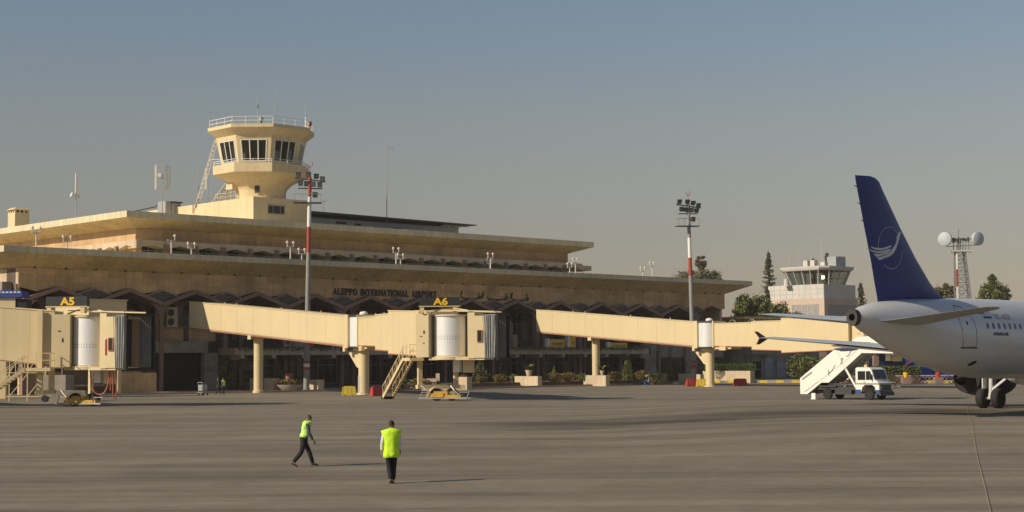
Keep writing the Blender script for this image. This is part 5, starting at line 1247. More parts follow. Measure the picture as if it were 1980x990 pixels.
    for yy in (3.34, 4.27):
        wl = MB().lathe([(.30,-.20),(.50,-.22),(.575,-.14),(.585,0),(.575,.14),(.50,.22),(.30,.20)], 32).build('main_wheel', M['tyre'], jet, (20.04,s*yy,.587), (math.pi/2,0,0))
        MB().lathe([(.12,-.19),(.29,-.15),(.29,.15),(.12,.19)], 20).build('wheel_hub', M['steel'], wl)
MB().cyl((32.7,0,.38),(32.7,0,2.2),.09,n=12).build('nose_gear_strut', M['planewhite'], jet)
for yy in (-.25,.25): MB().lathe([(.2,-.1),(.36,-.1),(.38,0),(.36,.1),(.2,.1)], 24).build('nose_wheel', M['tyre'], jet, (32.7,yy,.38), (math.pi/2,0,0))
MB().rings([[(a, hw*math.cos(t_), 1.95+hh*math.sin(t_)) for t_ in [2*math.pi*i/24 for i in range(24)]] for a, hw, hh in ((17.2,.3,.1),(18.2,1.9,.65),(20,2.35,.85),(24,2.35,.85),(26.5,1.8,.65),(27.8,.3,.1))]).build('belly_fairing', M['planewhite'], jet)
# cabin windows on the right side (and left), outlines of the rear door
def on_skin(a, z, da, dz, s, grow): return fpt(a+da, z+dz, s, grow)
for s in (-1, 1):
    for i in range(40):
        a = 9.58+i*.533
        if i in (0,) or True:
            pts = [fpt(a+.105*math.cos(t_), 4.50+.155*math.sin(t_), s, .014) for t_ in [2*math.pi*k/12 for k in range(12)]]
            ins = [fpt(a+.105*math.cos(t_), 4.50+.155*math.sin(t_), s, -.05) for t_ in [2*math.pi*k/12 for k in range(12)]]
            MB().rings([ins, pts]).build('cabin_window', M['cabinglass'], jet)
    def line(pts_, r=.018, name='door_outline', m='seam'):
        MB().tube([fpt(a, z, s, .006) for a, z in pts_], r, 5).build(name, M[m], jet)
    line([(7.22,5.15),(7.18,4.8),(7.22,4.3),(7.35,3.7),(7.44,3.42)]); line([(8.22,5.1),(8.42,4.7),(8.48,4.2),(8.5,3.8),(8.5,3.42)]); line([(7.2,5.2),(7.5,5.5),(8.0,5.45),(8.22,5.1)])
    line([(7.3,3.40),(8.6,3.40)], .05, 'door_sill')
    MB().rings([[tuple(fpt(7.78+.07*math.cos(t_), 4.62+.1*math.sin(t_), s, g_)) for t_ in [2*math.pi*k/10 for k in range(10)]] for g_ in (-.03,.012)]).build('door_window', M['glass'], jet)
    MB().rings([[tuple(fpt(8.9+.22*math.cos(t_)+.1*math.sin(t_), 2.62+.13*math.sin(t_), s, g_)) for t_ in [2*math.pi*k/12 for k in range(12)]] for g_ in (-.03,.014)]).build('outflow_valve', M['black'], jet)
    def patch(a0, a1, z0, z1, sk, m, name):
        n = 6; b = MB()
        for g_ in (.004, .016):
            pass
        v = [fpt(a0+(a1-a0)*i/n+sk*(z-z0), z, s, g_) for g_ in (-.02,.014) for z in (z0, z1) for i in range(n+1)]
        m1 = n+1
        f = [(i,i+1,m1+i+1,m1+i) for i in range(n)]+[(2*m1+i,3*m1+i,3*m1+i+1,2*m1+i+1) for i in range(n)]+[(i,2*m1+i,2*m1+i+1,i+1) for i in range(n)]+[(m1+i,m1+i+1,3*m1+i+1,3*m1+i) for i in range(n)]+[(0,m1,3*m1,2*m1),(n,2*m1+n,3*m1+n,m1+n)]
        b.add(v, f); b.build(name, m, jet)
    if s < 0:
        patch(9.0,9.75,5.10,5.20,0,M['redpl'],'flag_stripe'); patch(9.5,10.25,4.88,4.98,0,M['navy'],'flag_stripe')
        q = text('YK-AKB', .42, M['greytext'], 'registration', jet, (0,0,0), (0,0,0), 0.0, 1.0, align='LEFT')
        me = q.data
        for v_ in me.vertices:
            a = 10.55+v_.co.x*1.05; z = 4.84+v_.co.y; p = fpt(a, z, -1, .016); v_.co = p
        q.scale = (1,1,1)
        q = text('SYRIAN AIR', .21, M['navy'], 'small_titles', jet, (0,0,0), (0,0,0), 0.0, 1.0, align='LEFT', bold=.01)
        for v_ in q.data.vertices:
            a = 10.0+v_.co.x*1.30; z = 4.02+v_.co.y; v_.co = fpt(a, z, -1, .016)
        q.scale = (1,1,1)
MB().bar((3.6,.0,5.7),(3.6,0,5.75),.05).build('antenna_blade', M['planewhite'], jet)
b = MB()
for z, a in ((11.0,.66),(10.2,.93),(9.4,1.2)): b.bar((a+.02,0,z),(a-.2,0,z+.05),.03)
stuff(b.build('static_wicks', M['black'], jet))
rp = thing('tether_rope', 'thin pale rope hanging from the aircraft to the apron and lying towards the camera', 'rope', (0,0,0), 0)
rpts = [(27.1,95.5),(26.6,93.0),(26.03,90.8),(23.4,81.5),(19.2,66.3),(15.2,52),(11.95,40.3),(10.1,33.7),(9.6,31.5)]
rp3 = [(rpts[0][0],rpts[0][1],2.3)]
for i_ in range(1, len(rpts)-1):
    for f_ in range(6):
        x_ = rpts[i_][0]+(rpts[i_+1][0]-rpts[i_][0])*f_/6; y_ = rpts[i_][1]+(rpts[i_+1][1]-rpts[i_][1])*f_/6; rp3.append((x_, y_, lift(x_, y_)+.03))
MB().tube(rp3, .006, 5).build('rope', M['kerb'], rp)

# ------------------------------------------------------------------ passenger stair truck (x forward, y left)
tk = thing('stair_truck', 'white passenger stair truck with dark chassis and Arabic lettering, parked by the aircraft tail', 'truck', (29.31, 125.46, 0), R(-43)); tk.scale = (.93, 1, 1)
NS = -1.05
def tb(mb, name, m, **k): return mb.build(name, M[m] if isinstance(m, str) else m, tk, **k)
prof = [(-1.95,.62),(-1.42,.62),(-1.30,1.02),(-1.02,1.2),(-.34,1.2),(-.08,1.02),(.0,.62),(.30,.62),(.32,.95),(.30,1.32),(.06,1.52),(-.12,1.62),(-.40,2.42),(-.62,2.56),(-1.75,2.58),(-1.92,2.5)]
cab = tb(MB().prism(prof, -1.05, 1.05, 'y'), 'cab', 'truckwhite')
MB().prism([(-1.72,1.58),(-1.0,1.58),(-1.0,2.28),(-1.72,2.28)], -1.065, -1.051, 'y').build('side_window', M['glass'], cab)
MB().prism([(-.92,1.58),(-.28,1.6),(-.50,2.28),(-.92,2.28)], -1.065, -1.051, 'y').build('quarter_window', M['glass'], cab)
MB().prism([(-1.72,1.58),(-1.0,1.58),(-1.0,2.28),(-1.72,2.28)], 1.051, 1.065, 'y').build('side_window', M['glass'], cab)
MB().hexa([(-.10,-.92,1.66),(-.10,.92,1.66),(-.12,.92,1.66),(-.12,-.92,1.66)][::-1], [(-.37,-.86,2.38),(-.37,.86,2.38),(-.40,.86,2.38),(-.40,-.86,2.38)][::-1]).build('windscreen', M['glass'], cab)
tb(MB().box(-1.96,.33,-1.07,-1.051,1.24,1.31).box(.325,.34,-1.05,1.05,1.24,1.30), 'stripe', 'dark')
tb(MB().box(-1.97,-1.43,-1.075,-1.051,.45,.82).box(-.0,.34,-1.07,-1.051,.45,.8).box(.321,.36,-1.05,1.05,.42,.74), 'blue_skirt', 'truckblue')
tb(MB().box(.33,.345,-.82,.82,.76,1.2), 'grille', 'dark')
for y in (-.72,.72): tb(MB().cyl((.346,y,.98),(.37,y,.98),.12,n=14), 'headlight', 'steel')
tb(MB().box(.30,.46,-1.08,1.08,.34,.60), 'front_bumper', 'dark')
tb(MB().box(-7.0,.2,-.42,.42,.5,.78), 'chassis', 'dark'); tb(MB().box(-6.0,-2.1,-.9,.9,.79,1.0), 'deck', 'dark')
tb(MB().box(-4.0,-2.4,-1.02,-.5,.42,.78), 'fuel_tank', 'dark'); tb(MB().box(-5.6,-3.9,-1.04,-.62,1.0,1.12), 'mudguard', 'dark')
tb(MB().bar((-1.92,-1.0,1.0),(-2.95,-1.0,2.55),.13,.16).bar((-1.92,1.0,1.0),(-2.95,1.0,2.55),.13,.16), 'support_strut', 'truckwhite')
tb(MB().bar((-.55,-1.11,1.75),(-.38,-1.22,1.75),.03).box(-.42,-.34,-1.32,-1.12,1.6,2.05), 'wing_mirror', 'dark')
tb(MB().bar((.0,-.5,1.62),(-.2,-.1,1.98),.03).bar((.0,.4,1.62),(-.2,.75,1.95),.03), 'wiper', 'dark')
tb(MB().box(-1.15,-1.05,-1.09,-1.051,1.38,1.44).box(-1.0,-.99,-1.056,-1.051,.66,2.5), 'door_handle', 'dark')
for x in (-.68,-4.78):
    for y in (-.9,.9):
        wl = MB().lathe([(.22,-.13),(.40,-.14),(.455,-.07),(.46,.07),(.40,.14),(.22,.13)], 28).build('wheel', M['tyre'], tk, (x,y,.46), (math.pi/2,0,0))
        MB().lathe([(.06,-.13),(.21,-.09),(.21,.09),(.06,.13)], 16).build('wheel_rim', M['steel'], wl)
side = [(-7.44,.42),(-6.72,.42),(-5.28,1.36),(-4.55,1.36),(-2.98,2.46),(-1.25,3.72),(1.72,3.66),(1.75,4.14),(-2.0,4.42),(-2.35,4.2),(-3.0,3.96),(-3.72,4.14),(-7.44,1.70)]
for s in (-1, 1):
    sp = tb(MB().prism(side, s*1.08-.04, s*1.08+.04, 'y'), 'stair_side_panel', 'truckwhite')
    if s < 0:
        MB().bar((-7.2,-1.13,1.62),(-6.2,-1.13,2.2),.03,.13).build('handrail_slot', M['greypaint'], sp)
        MB().bar((-6.9,-1.125,.62),(-2.6,-1.125,3.25),.012,.02).bar((-2.6,-1.125,3.25),(-1.7,-1.125,3.95),.012,.02).bar((-3.6,-1.125,3.9),(-3.0,-1.125,2.6),.012,.02).bar((-7.1,-1.125,.55),(-5.6,-1.125,1.45),.012,.02).build('panel_seam', M['greypaint'], sp)
        MB().prism([(-3.66,4.06),(-3.3,3.86),(-2.7,3.86),(-2.0,4.10),(-1.55,4.40),(-2.0,4.44)], -1.128, -1.121, 'y').build('dark_opening', M['dark'], sp)
        # hand lettering along the slope
        def lt(pts, wd):
            b = MB()
            for i in range(len(pts)-1): b.bar((pts[i][0],-1.128,pts[i][1]),(pts[i+1][0],-1.128,pts[i+1][1]),.014,wd)
            b.build('lettering', M['dark'], sp)
        lt([(-4.55,1.98),(-4.50,2.25),(-4.42,2.12),(-4.15,2.38),(-3.95,2.62),(-3.85,2.78)],.055); lt([(-4.5,1.85),(-4.52,2.4)],.05)
        lt([(-3.35,2.85),(-3.2,3.0),(-3.08,3.25),(-3.2,3.32),(-3.28,3.12)],.055); lt([(-2.75,3.5),(-2.6,3.45),(-2.45,3.62),(-2.3,3.85),(-2.12,3.98),(-1.98,3.9)],.055)
for i in range(17):
    x = -7.2+i*.345; z = .45+i*.215
    if z < 3.9: tb(MB().box(x,x+.36,-1.03,1.03,z-.04,z), 'stair_step', 'steel')
tb(MB().box(-1.5,1.7,-1.03,1.03,3.66,3.72), 'platform', 'steel')
for (xa, za), (xb, zb_) in zip(side[1:6], side[2:7]):
    tb(MB().hexa([(xa,-1.035,za+.02),(xb,-1.035,zb_+.02),(xb,1.035,zb_+.02),(xa,1.035,za+.02)], [(xa,-1.035,za+.06),(xb,-1.035,zb_+.06),(xb,1.035,zb_+.06),(xa,1.035,za+.06)]), 'stair_underside', 'greypaint')
tb(MB().prism([(-2.2,4.75),(-1.6,5.0),(-.2,5.05),(.55,4.55),(.5,4.48),(-2.2,4.68)], -1.1, 1.1, 'y'), 'canopy', 'truckwhite')
for y in (-1.0,1.0): tb(MB().bar((-2.1,y,4.3),(-2.1,y,4.72),.06).bar((.4,y,4.1),(.4,y,4.52),.06), 'canopy_post', 'truckwhite')
tb(MB().box(-6.4,-6.0,-1.0,-.9,0,.5).box(-6.45,-5.95,-1.05,-.85,0,.04).box(-5.2,-4.2,-.2,.2,.6,1.3), 'jack_leg', 'truckwhite')
tb(MB().bar((-3.8,0,.9),(-1.6,0,3.5),.14).bar((-5.2,.5,.9),(-3.4,.5,2.3),.1), 'hydraulic_ram', 'steel')

# ------------------------------------------------------------------ people
def skinmesh(name, nodes, edges, m, par, sub=2, root=0):
    me = bpy.data.meshes.new(name); me.from_pydata([n[0] for n in nodes], edges, []); me.materials.append(m)
    o = bpy.data.objects.new(name, me); COL.objects.link(o); o.parent = par
    md = o.modifiers.new('skin', 'SKIN'); sv = me.skin_vertices[0].data
    for i, n in enumerate(nodes):
        r = n[1]; sv[i].radius = r if isinstance(r, tuple) else (r, r); sv[i].use_root = (i == root)
    md.use_smooth_shade = True
    s_ = o.modifiers.new('sub', 'SUBSURF'); s_.levels = sub; s_.render_levels = sub
    return o
def lerp3(a, b, f): return tuple(a[i]+(b[i]-a[i])*f for i in range(3))
def person(label, loc, rz, H, P, top, low, vest, hairm, vest_z=(0.88,1.50), sleeves='full', vest_w=1.0, group=None):
    t = thing('person', label, 'person', loc, rz, group); k = H/1.75; t.scale = (k,k,k)
    N = []; E_ = []
    def nd(p, r): N.append((p, r)); return len(N)-1
    def ed(a, b): E_.append((a, b)); return b
    pel = nd(P['pelvis'], (.14,.10)); wst = ed(pel, nd(P['waist'], (.13,.095))); chs = ed(wst, nd(P['chest'], (.155,.11)))
    nk = ed(chs, nd(P['neck'], .058)); jw = ed(nk, nd(P['jaw'], .068)); hd = ed(jw, nd(P['head'], (.082,.098))); cr_ = ed(hd, nd(P['crown'], (.062,.075)))
    f_ = P['face']; jv = Vector(P['jaw']); hv = Vector(P['head']); fv = Vector(f_).normalized()
    nose = tuple(hv*.45+jv*.55+fv*.095+Vector((0,0,.02))); E_.append((jw, nd(nose, .014)))
    sdv = Vector((-fv.y, fv.x, 0)).normalized()
    for s in (-1, 1): E_.append((hd, nd(tuple(hv-Vector((0,0,.03))+sdv*s*.088), .016)))
    for s in ('L','R'):
        y = P['hip'+s]; h = ed(pel, nd(y, .088)); kn = ed(h, nd(lerp3(y, P['knee'+s], .5), .078)); kn = ed(kn, nd(P['knee'+s], .058))
        cf = ed(kn, nd(lerp3(P['knee'+s], P['ank'+s], .35), .058)); an = ed(cf, nd(P['ank'+s], .038)); ed(an, nd(P['toe'+s], .034))
        sh_ = ed(chs, nd(P['sho'+s], .058)); el = ed(sh_, nd(lerp3(P['sho'+s], P['elb'+s], .5), .048)); el = ed(el, nd(P['elb'+s], .038))
        fa = ed(el, nd(lerp3(P['elb'+s], P['wri'+s], .35), .040)); wr = ed(fa, nd(P['wri'+s], .026))
        w0 = Vector(P['wri'+s]); dr_ = (w0-Vector(P['elb'+s])).normalized(); fw = Vector(P['hfwd'+s]).normalized()
        pm = ed(wr, nd(tuple(w0+dr_*.055), (.034,.018)))
        for j, (o_, ln) in enumerate(((-.028,.070),(-.010,.082),(.009,.078),(.027,.060))):
            b0 = w0+dr_*.085+fw*o_; b1 = b0+dr_*ln*.55; b2 = b1+dr_*ln*.35+Vector((0,-.02 if s == 'R' else .02,0))*-.6
            a_ = ed(pm, nd(tuple(b0), .010)); a_ = ed(a_, nd(tuple(b1), .009)); ed(a_, nd(tuple(b2), .008))
        b0 = w0+dr_*.03+fw*.034; a_ = ed(pm, nd(tuple(b0), .012)); ed(a_, nd(tuple(b0+dr_*.045+fw*.018), .010))
    skinmesh('body', N, E_, M['skin'], t, 2)
    # trousers
    N = []; E_ = []
    N.append((tuple(Vector(P['pelvis'])+Vector((0,0,.11))), (.16,.125))); N.append((tuple(Vector(P['pelvis'])-Vector((0,0,.04))), (.165,.13))); E_.append((0,1))
    for s in ('L','R'):
        h = Vector(P['hip'+s]); kn = Vector(P['knee'+s]); an = Vector(P['ank'+s]); b0 = len(N)
        N.append((tuple(h.lerp(kn, .2)), .105)); E_.append((1, b0)); N.append((tuple(h.lerp(kn, .6)), .092)); E_.append((b0, b0+1)); N.append((tuple(kn), .078)); E_.append((b0+1, b0+2))
        N.append((tuple(kn.lerp(an, .5)), .078)); E_.append((b0+2, b0+3)); N.append((tuple(kn.lerp(an, 1.0)), .070)); E_.append((b0+3, b0+4))
    skinmesh('trousers', N, E_, low, t, 2)
    # shirt with sleeves
    N = [(P['waist'], (.15,.115)), (tuple(Vector(P['waist']).lerp(Vector(P['chest']), .6)), (.16,.12)), (P['chest'], (.17,.12)), (tuple(Vector(P['neck'])-Vector((0,0,.035))), .07)]
    E_ = [(0,1),(1,2),(2,3)]; N.append((tuple(Vector(P['pelvis'])+Vector((0,0,.03))), (.16,.125))); E_.append((0,4))
    for s in ('L','R'):
        b0 = len(N); N.append((P['sho'+s], .062)); E_.append((2, b0)); N.append((lerp3(P['sho'+s], P['elb'+s], .5), .066)); E_.append((b0, b0+1)); N.append((P['elb'+s], .056)); E_.append((b0+1, b0+2))
        N.append((lerp3(P['elb'+s], P['wri'+s], .55), .052)); E_.append((b0+2, b0+3)); N.append((lerp3(P['elb'+s], P['wri'+s], .97), .040)); E_.append((b0+3, b0+4))
    skinmesh('shirt', N, E_, top, t, 2)
    for s in ('L','R'):
        an = Vector(P['ank'+s]); to = Vector(P['toe'+s]); d_ = (to-an); d_.z = 0; d_.normalize(); pitch = to.z-an.z
        b = MB(); sdd = Vector((-d_.y, d_.x, 0)); heel = an-d_*.055-Vector((0,0,.05)); toe = to+d_*.05
        rg = []
        for f, wd_, h_ in ((0,.028,.05),(.12,.038,.085),(.4,.036,.075),(.7,.045,.05),(.92,.038,.036),(1,.015,.02)):
            c = heel.lerp(toe, f); c.z = heel.z+(toe.z-.03-heel.z)*f
            rg.append([tuple(c+sdd*wd_*math.cos(a)+Vector((0,0,max(0,h_*math.sin(a))+(0 if math.sin(a) > 0 else -.008)))) for a in [2*math.pi*i/12 for i in range(12)]])
        b.rings(rg).build('shoe', M['shoe'], t)
    # hair cap
    hv = Vector(P['head']); cv = Vector(P['crown']); up = (cv-hv).normalized(); back = -fv
    b = MB(); rg = []
    for f in range(7):
        a = math.pi/2*f/6.3; r = .101*math.cos(a); z = .108*math.sin(a)
        rg.append([tuple(hv+Vector((0,0,.0))+up*z+(sdv*math.cos(q)*r*.88+fv*math.sin(q)*r)-fv*.012-up*(.055 if (f == 0 and math.sin(q) < .2) else 0)) for q in [2*math.pi*i/20 for i in range(20)]])
    b.rings(rg).build('hair', hairm, t)
    # hi vis waistcoat, a hung cloth with folds
    if vest:
        z0, z1 = vest_z; pz = Vector(P['pelvis']); ck = Vector(P['chest']); nk_ = Vector(P['neck']); rg = []; n = 36
        lv = [(0,.205,.158),(.12,.20,.152),(.3,.185,.145),(.5,.19,.148),(.7,.215,.155),(.82,.245,.155),(.90,.260,.14),(.945,.215,.125),(.98,.14,.10),(1.0,.085,.08)]
        for f, wy, wx in lv:
            z = z0+(z1-z0)*f; q = (z-pz.z)/(nk_.z-pz.z); c = pz.lerp(nk_, q)
            rg.append([(c.x+wx*vest_w*math.sin(2*math.pi*i/n)*(1+.05*(1-f)*math.sin(7*2*math.pi*i/n+1)), c.y+wy*vest_w*math.cos(2*math.pi*i/n)*(1+.05*(1-f)*math.sin(5*2*math.pi*i/n)), z+.008*math.sin(3*2*math.pi*i/n)*(1-f)-(.02*abs(math.cos(2*math.pi*i/n))**2 if f > .9 else 0)) for i in range(n)])
        vo_ = MB().rings(rg, cap=False).build('waistcoat', vest, t, ang=80)
        md = vo_.modifiers.new('thick', 'SOLIDIFY'); md.thickness = .012
        return t, rg
    return t, None
def tape(t, rg, i, f, m):
    n = len(rg[0]); a = rg[i]; b_ = rg[i+1]; c = Vector((sum(p[0] for p in a)/n, sum(p[1] for p in a)/n, 0)); r0 = []; r1 = []
    for j in range(n):
        p = Vector(a[j]).lerp(Vector(b_[j]), f); q = Vector(a[j]).lerp(Vector(b_[j]), f+.35); o_ = Vector((p.x-c.x, p.y-c.y, 0)).normalized()*.012; r0.append(tuple(p+o_)); r1.append(tuple(q+o_))
    MB().rings([r0, r1], cap=False).build('reflective_tape', m, t)
base = dict(pelvis=(0,0,.95), waist=(.01,0,1.10), chest=(.0,0,1.32), neck=(.01,0,1.48), jaw=(.035,0,1.555), head=(.03,0,1.635), crown=(.02,0,1.70), face=(1,0,-.1),
    hipL=(0,.095,.92), hipR=(0,-.095,.92), kneeL=(.02,.10,.50), kneeR=(.02,-.10,.50), ankL=(-.01,.10,.085), ankR=(-.01,-.10,.085), toeL=(.13,.115,.035), toeR=(.13,-.115,.035),
    shoL=(0,.185,1.42), shoR=(0,-.185,1.42), elbL=(-.03,.235,1.14), elbR=(-.03,-.235,1.14), wriL=(.05,.25,.89), wriR=(.05,-.25,.89), hfwdL=(1,0,.2), hfwdR=(1,0,.2))
# left walker, striding to the right with a slight lean forward
p = dict(base); p.update(pelvis=(0,0,.90), waist=(.03,0,1.05), chest=(.06,0,1.27), neck=(.12,0,1.44), jaw=(.175,0,1.50), head=(.19,0,1.575), crown=(.19,0,1.64), face=(1,0,-.35),
    hipL=(0,.095,.87), hipR=(0,-.095,.87), kneeL=(.20,.10,.49), ankL=(.33,.10,.09), toeL=(.47,.11,.055), kneeR=(-.10,-.10,.46), ankR=(-.37,-.10,.15), toeR=(-.27,-.11,.04),
    shoL=(.07,.185,1.37), shoR=(.09,-.18,1.37), elbL=(-.06,.24,1.12), wriL=(-.02,.25,.88), elbR=(.13,-.235,1.09), wriR=(.26,-.23,.86))
t, rg = person('man striding right in green hi-vis waistcoat, dark shirt and black trousers on the apron', (-6.62,50.1,0), R(20), 1.70, p, M['shirtblue'], M['trousers'], M['vestgreen'], M['greyhair'], (.96,1.50), vest_w=.95)
tape(t, rg, 1, .1, M['tape']); tape(t, rg, 3, .1, M['tape'])
p = dict(base); p.update(head=(.055,0,1.625), crown=(.055,0,1.69), jaw=(.045,0,1.545), face=(1,0,-.4), kneeR=(.05,-.07,.50), ankR=(.10,-.05,.085), toeR=(.24,-.05,.035), kneeL=(-.0,.07,.49), ankL=(-.12,.03,.12), toeL=(.0,.03,.04),
    elbL=(-.02,.255,1.15), wriL=(.03,.27,.90), elbR=(-.02,-.245,1.14), wriR=(.06,-.25,.90))
t, rg = person('man seen from behind in bright yellow hi-vis waistcoat and white shirt on the apron', (-3.30,43.0,0), R(100), 1.71, p, M['shirtwhite'], M['trousers'], M['vest'], M['hair'], (.72,1.535), vest_w=1.14)
p = dict(base); p.update(kneeR=(.1,-.09,.5), ankR=(.2,-.09,.09), toeR=(.33,-.1,.04), kneeL=(-.06,.09,.5), ankL=(-.2,.09,.12), toeL=(-.08,.09,.04))
person('distant man in dark clothes walking beside the goods entrance', (-30.35,163.0,0), R(200), 1.80, p, M['trousers'], M['trousers'], None, M['hair'])
t, rg = person('distant man in a green hi-vis waistcoat beside the left round column', (-29.55,161.5,0), R(150), 1.74, p, M['shirtblue'], M['trousers'], M['vestgreen'], M['hair'], (.9,1.48))
tr = thing('luggage_trolley', 'small grey blue luggage trolley standing before the goods entrance', 'trolley', (-31.4,160.3,0), R(60))
b = MB()
for y in (-.28,.28): b.bar((-.3,y,.2),(-.42,y,1.3),.04).bar((-.45,y,.22),(.5,y,.22),.04)
b.bar((-.42,-.28,1.3),(-.42,.28,1.3),.05).bar((.5,-.28,.22),(.5,.28,.22),.04).build('trolley_frame', M['steel'], tr)
MB().box(-.40,.35,-.26,.26,.45,1.05).build('load_box', M['bluegrey'], tr); MB().box(-.45,.45,-.3,.3,.25,.31).build('tray', M['steel'], tr)
for x, y in ((-.35,-.25),(-.35,.25),(.42,-.25),(.42,.25)): MB().cyl((x,y-.03,.1),(x,y+.03,.1),.1,n=10).build('wheel', M['tyre'], tr)

# ------------------------------------------------------------------ annex, kiosk and bits at the right
an_ = thing('annex_building', 'low dim annex behind the right boarding bridge with white framed windows', 'annex', B(102.5, -2.0, 0), BRZ)
MB().box(0,52,0,14,0,6.4).box(-.0,16,.6,13.9,6.401,9.6).build('annex_wall', M['concrete'], an_); MB().box(-.3,16.4,.2,14.2,9.62,10.0).box(15.9,52.4,-.5,14.4,6.42,6.75).build('annex_roof', M['soffit'], an_)
for i in range(8):
    x = 1.0+i*3.2; dk = MB().box(x,x+2.2,-.06,-.002,.3,2.9+(i % 2)*.5).build('annex_window', M['glass'] if i not in (1,2) else M['bluegrey'], an_)
    MB().box(x-.1,x,-.12,-.003,.2,3.6).box(x+2.2,x+2.3,-.12,-.003,.2,3.6).box(x,x+2.2,-.12,-.061,1.6,1.72).build('window_frame', M['frame'], dk)
MB().box(-.5,5,-1.2,-.1,4.0,5.6).build('hung_panel', M['lattice'], an_)
kf = thing('white_window_frames', 'white framed glazed kiosk front behind the stair truck', 'kiosk', B(111.0,-13.5,.14), BRZ)
MB().box(0,8,.1,4,0,4.6).build('kiosk_glass', M['darkwall'], kf)
b = MB()
for x in (0,2.6,5.2,8): b.box(x-.14,x+.14,-.05,.098,0,4.6)
for z in (.1,2.6,4.5): b.box(-.1,8.1,-.06,.099,z-.1,z+.1)
b.build('frame_bars', M['white'], kf)
MB().box(.2,2.4,.02,.09,.2,2.4).build('blind', M['frame'], kf)
kw = thing('stone_column_group', 'pinkish stone posts and rubble beside the striped kerb', 'posts', B(100.5,-18.5,.14), BRZ)
for i, (x, y, h) in enumerate(((0,0,1.6),(2.2,.8,2.0),(4.0,.3,1.5),(7.0,1.0,2.4),(9.6,.5,1.4))): MB().rings([[(x-.4,y-.3,0),(x+.4,y-.3,0),(x+.4,y+.3,0),(x-.4,y+.3,0)],[(x-.3,y-.2,h),(x+.25,y-.25,h*.95),(x+.3,y+.2,h),(x-.3,y+.25,h*.9)]]).build('stone_post', M['pinkstone'] if i < 3 else M['arch'], kw)
shrub('leafy_bush', 'leafy green bush with pale flowers left of the glazed kiosk', 'bush', tuple(B(100.5,-14))[:2], ballsamp(2.6,1.6,1.6,2.0,.35,.8), 1500, 'leaf', (.1,.22), 90, z=.14)
shrub('leafy_bush', 'darker leafy bush behind the stone posts', 'bush', tuple(B(105,-15.5))[:2], ballsamp(2.2,1.6,1.3,1.9,.35,.8), 1200, 'leaf_dull', (.1,.22), 91, z=.14)
ks_ = thing('blue_kiosk', 'bright blue kiosk with a red curve painted on it, under the aircraft tail', 'kiosk', (50.0,214,0.1), R(8))
MB().box(0,11.5,0,3.5,0,5.2).build('kiosk_wall', M['bluepanel'], ks_); MB().box(.8,4.8,-.05,-.002,0,1.9).build('dark_opening', M['black'], ks_)
MB().tube([(1.2,-.08,3.9),(1.8,-.08,2.6),(3.0,-.08,2.1),(4.2,-.08,2.7),(4.9,-.08,3.1)],.1,6).build('painted_curve', M['redpl'], ks_); MB().box(6.0,7.4,-.08,-.003,2.0,2.9).build('white_spot', M['white'], ks_)
sl_ = thing('market_shelter', 'dark open shelter with brown posts and pale rounded canopies beneath the wing', 'shelter', (42.5,206,0.1), R(6))
MB().box(0,9.5,1.5,5,0,5.6).build('dark_interior', M['navy'], sl_)
for x in (.6,5.0): MB().box(x-.35,x+.35,-.1,.5,0,4.6).build('wood_post', M['arch'], sl_)
for x in (5.2,7.9): MB().rings([[(x-1.3+1.3*(1-math.cos(a)), y, 4.2+1.1*math.sin(a)) for a in [math.pi*i/10 for i in range(11)]] for y in (-.6,1.4)]).build('rounded_canopy', M['white'], sl_)
lf = thing('lattice_fence', 'low brown lattice fence along the far apron edge under the fuselage', 'fence', (42.3,196.5,0.1), R(4))
MB().box(0,16,-.06,.06,.92,1.05).box(0,16,-.06,.06,0,.12).build('rail', M['pinkstone'], lf)
fp = MB().bar((-.25,0,.12),(.25,0,.92),.09).bar((.25,-.01,.12),(-.25,-.01,.92),.09).mesh('fence_cross', M['arch'])
for i in range(29): o = bpy.data.objects.new('fence_cross', fp); COL.objects.link(o); o.parent = lf; o.location = (.3+i*.55,0,0)
for i, (x, pm, lb) in enumerate(((45.6,'terracotta','orange pot with a small bush beside the truck cab'),(48.7,'signyellow','yellow pot with a small bush on the far fence line'),(52.7,'redpl','red pot with a small bush below the aircraft belly'))):
    q = thing('potted_plant', lb, 'potted plant', (x,196.0,0.1), 0); MB().box(-.5,.5,-.5,.5,0,.8).build('stand', M['arch'], q); MB().lathe([(.24,.801),(.34,1.3),(.34,1.42),(.25,1.42)],14).build('pot', M[pm], q)
    V, F = foliage(260, ballsamp(.4,.4,.45,1.8), .08,.16, 100+i); leaf_obj('foliage', V, F, M['leaf'], q)
for i, (x, w_) in enumerate(((43.6,2.6),(47.5,2.9))):
    shrub('clipped_hedge', ('low hedge right of the stair truck','low hedge left of the blue kiosk')[i], 'hedge', (x+2,199.5), boxsamp(w_/2+.4,.5,1.3), 1200, 'leaf', (.07,.14), 60+i, stem=False, z=.9, group='low hedges by the shelter')
    tr_ = thing('hedge_trough', ('trough below the hedge right of the stair truck','trough below the hedge left of the blue kiosk')[i], 'planter', (x+2,199.5,.1), 0); MB().box(-w_/2-.4,w_/2+.4,-.6,.6,0,.82).build('trough', M['soil'], tr_)
yb = thing('yellow_dolly', 'yellow cargo dolly lying low beside the truck cab', 'dolly', (43.6,186.0,0), R(12))
MB().box(-1.4,1.3,-.6,.6,.3,.5).hexa([(-1.2,-.5,.5),(1.2,-.5,.5),(1.2,.5,.5),(-1.2,.5,.5)],[(-.6,-.4,1.1),(1.1,-.4,1.35),(1.1,.4,1.35),(-.6,.4,1.1)]).bar((1.3,0,.4),(2.3,0,.3),.08).build('dolly_body', M['yellow'], yb)
